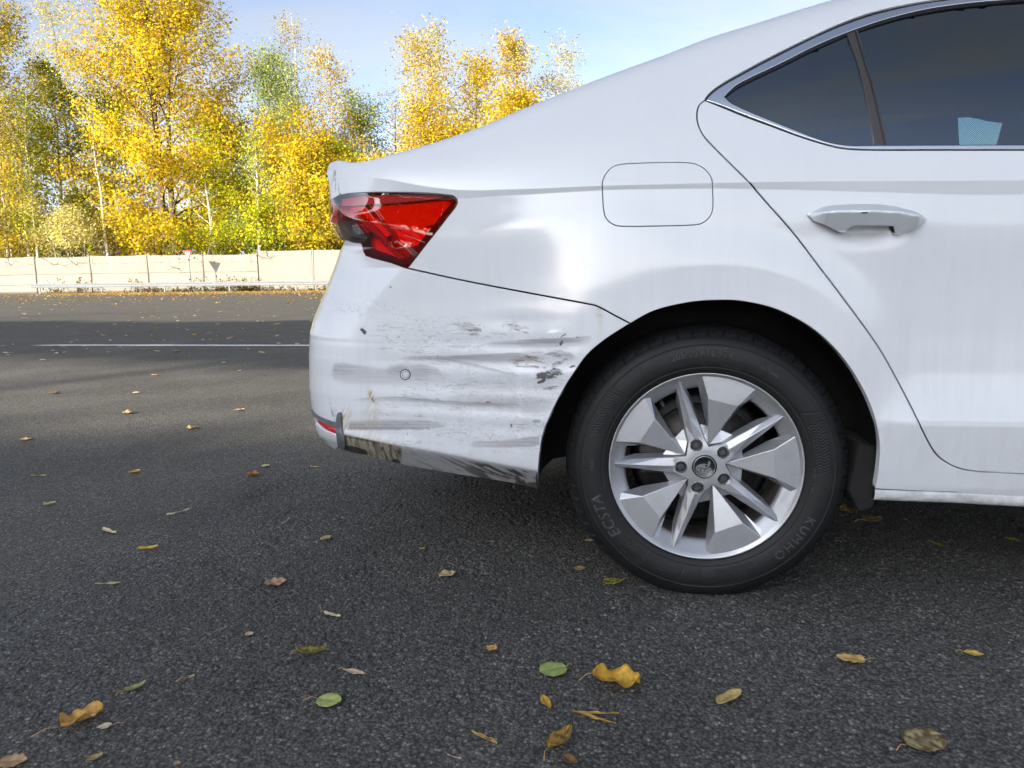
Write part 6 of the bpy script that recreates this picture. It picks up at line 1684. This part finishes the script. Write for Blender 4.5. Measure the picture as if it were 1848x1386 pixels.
GL(433, 741, 17, 4, 'ovate', TANC, 'small tan leaf on the sunlit patch close to the bumper', .14, .2, seed=50)
GL(347, 775, 22, 4, 'lobed', (.50, .34, .16), 'curled tan leaf where the sunlit patch ends', .2, seed=51, rough=.7)
GL(233, 747, 23, 4, 'lobed', (.55, .38, .18), 'ragged pale tan leaf in the middle of the sunlit patch', .2, seed=52, rough=.7)
GL(99, 711, 18, 2, 'ovate', (.30, .19, .09), 'brown leaf in the shade band near the left edge', .2, .2, seed=53)
GL(246, 710, 14, 0, 'ovate', PALEC, 'pale leaf at the far edge of the sunlit patch', .12, seed=54)
GL(279, 678, 11, 0, 'ovate', TANC, 'small tan leaf just below the white line', .15, seed=55)
GL(433, 670, 9, 0, 'ovate', TANC, 'tan fleck of leaf between the white line and the bumper', .12, seed=56)
GL(47, 795, 22, 4, 'lobed', (.52, .37, .17), 'tan leaf at the left edge of the sunlit patch', .15, seed=57)
GL(320, 635, 18, 2, 'lobed', (.50, .38, .22), 'pale crumpled leaf just in front of the white line', .2, seed=58)
GL(404, 655, 8, 0, 'round', (.70, .66, .55), 'white fleck below the white line', .06, seed=59)
GL(78, 650, 10, 0, 'ovate', PALEC, 'small pale leaf under the start of the white line', .1, seed=60)

# leaves farther off, too small to tell apart
rngL = np.random.default_rng(5); protoF = []
for k in range(4):
    n = 6; a = np.linspace(0, 2*math.pi, n, endpoint=False); V = np.stack([.055*np.cos(a), .026*np.sin(a)*(1+.3*np.sin(a*2+k)), .009+.006*np.cos(a*(1+k % 2)+k)], 1)
    V = np.vstack([V, [[0, 0, .006]]]); F = [[j, (j+1) % n, n] for j in range(n)]
    c = np.array([TANC, PALEC, ORG, (.50, .38, .14)][k]); me = new_mesh('fallen_leaf', V, F, DRYLEAF, None, True, np.tile(c, (7, 1))); protoF.append(me)
first = [True]*4
for i in range(220):
    k = i % 4; u = rngL.random(); px = rngL.uniform(-20, 600); py = 640-120*u**.75
    c = on_ground(px, py)
    if c[1] > 44: continue
    if first[k]: o = protoF[k]; first[k] = False
    else: o = protoF[k].copy(); COL.objects.link(o)
    o.location = (c[0], c[1], 0); o.rotation_euler = (0, 0, rngL.random()*6.28); s_ = rngL.uniform(.5, 1.15); o.scale = (s_, s_, s_)
    tag(o, 'small tan fallen leaf out on the far half of the road', 'leaf', 'small leaves on the far road')
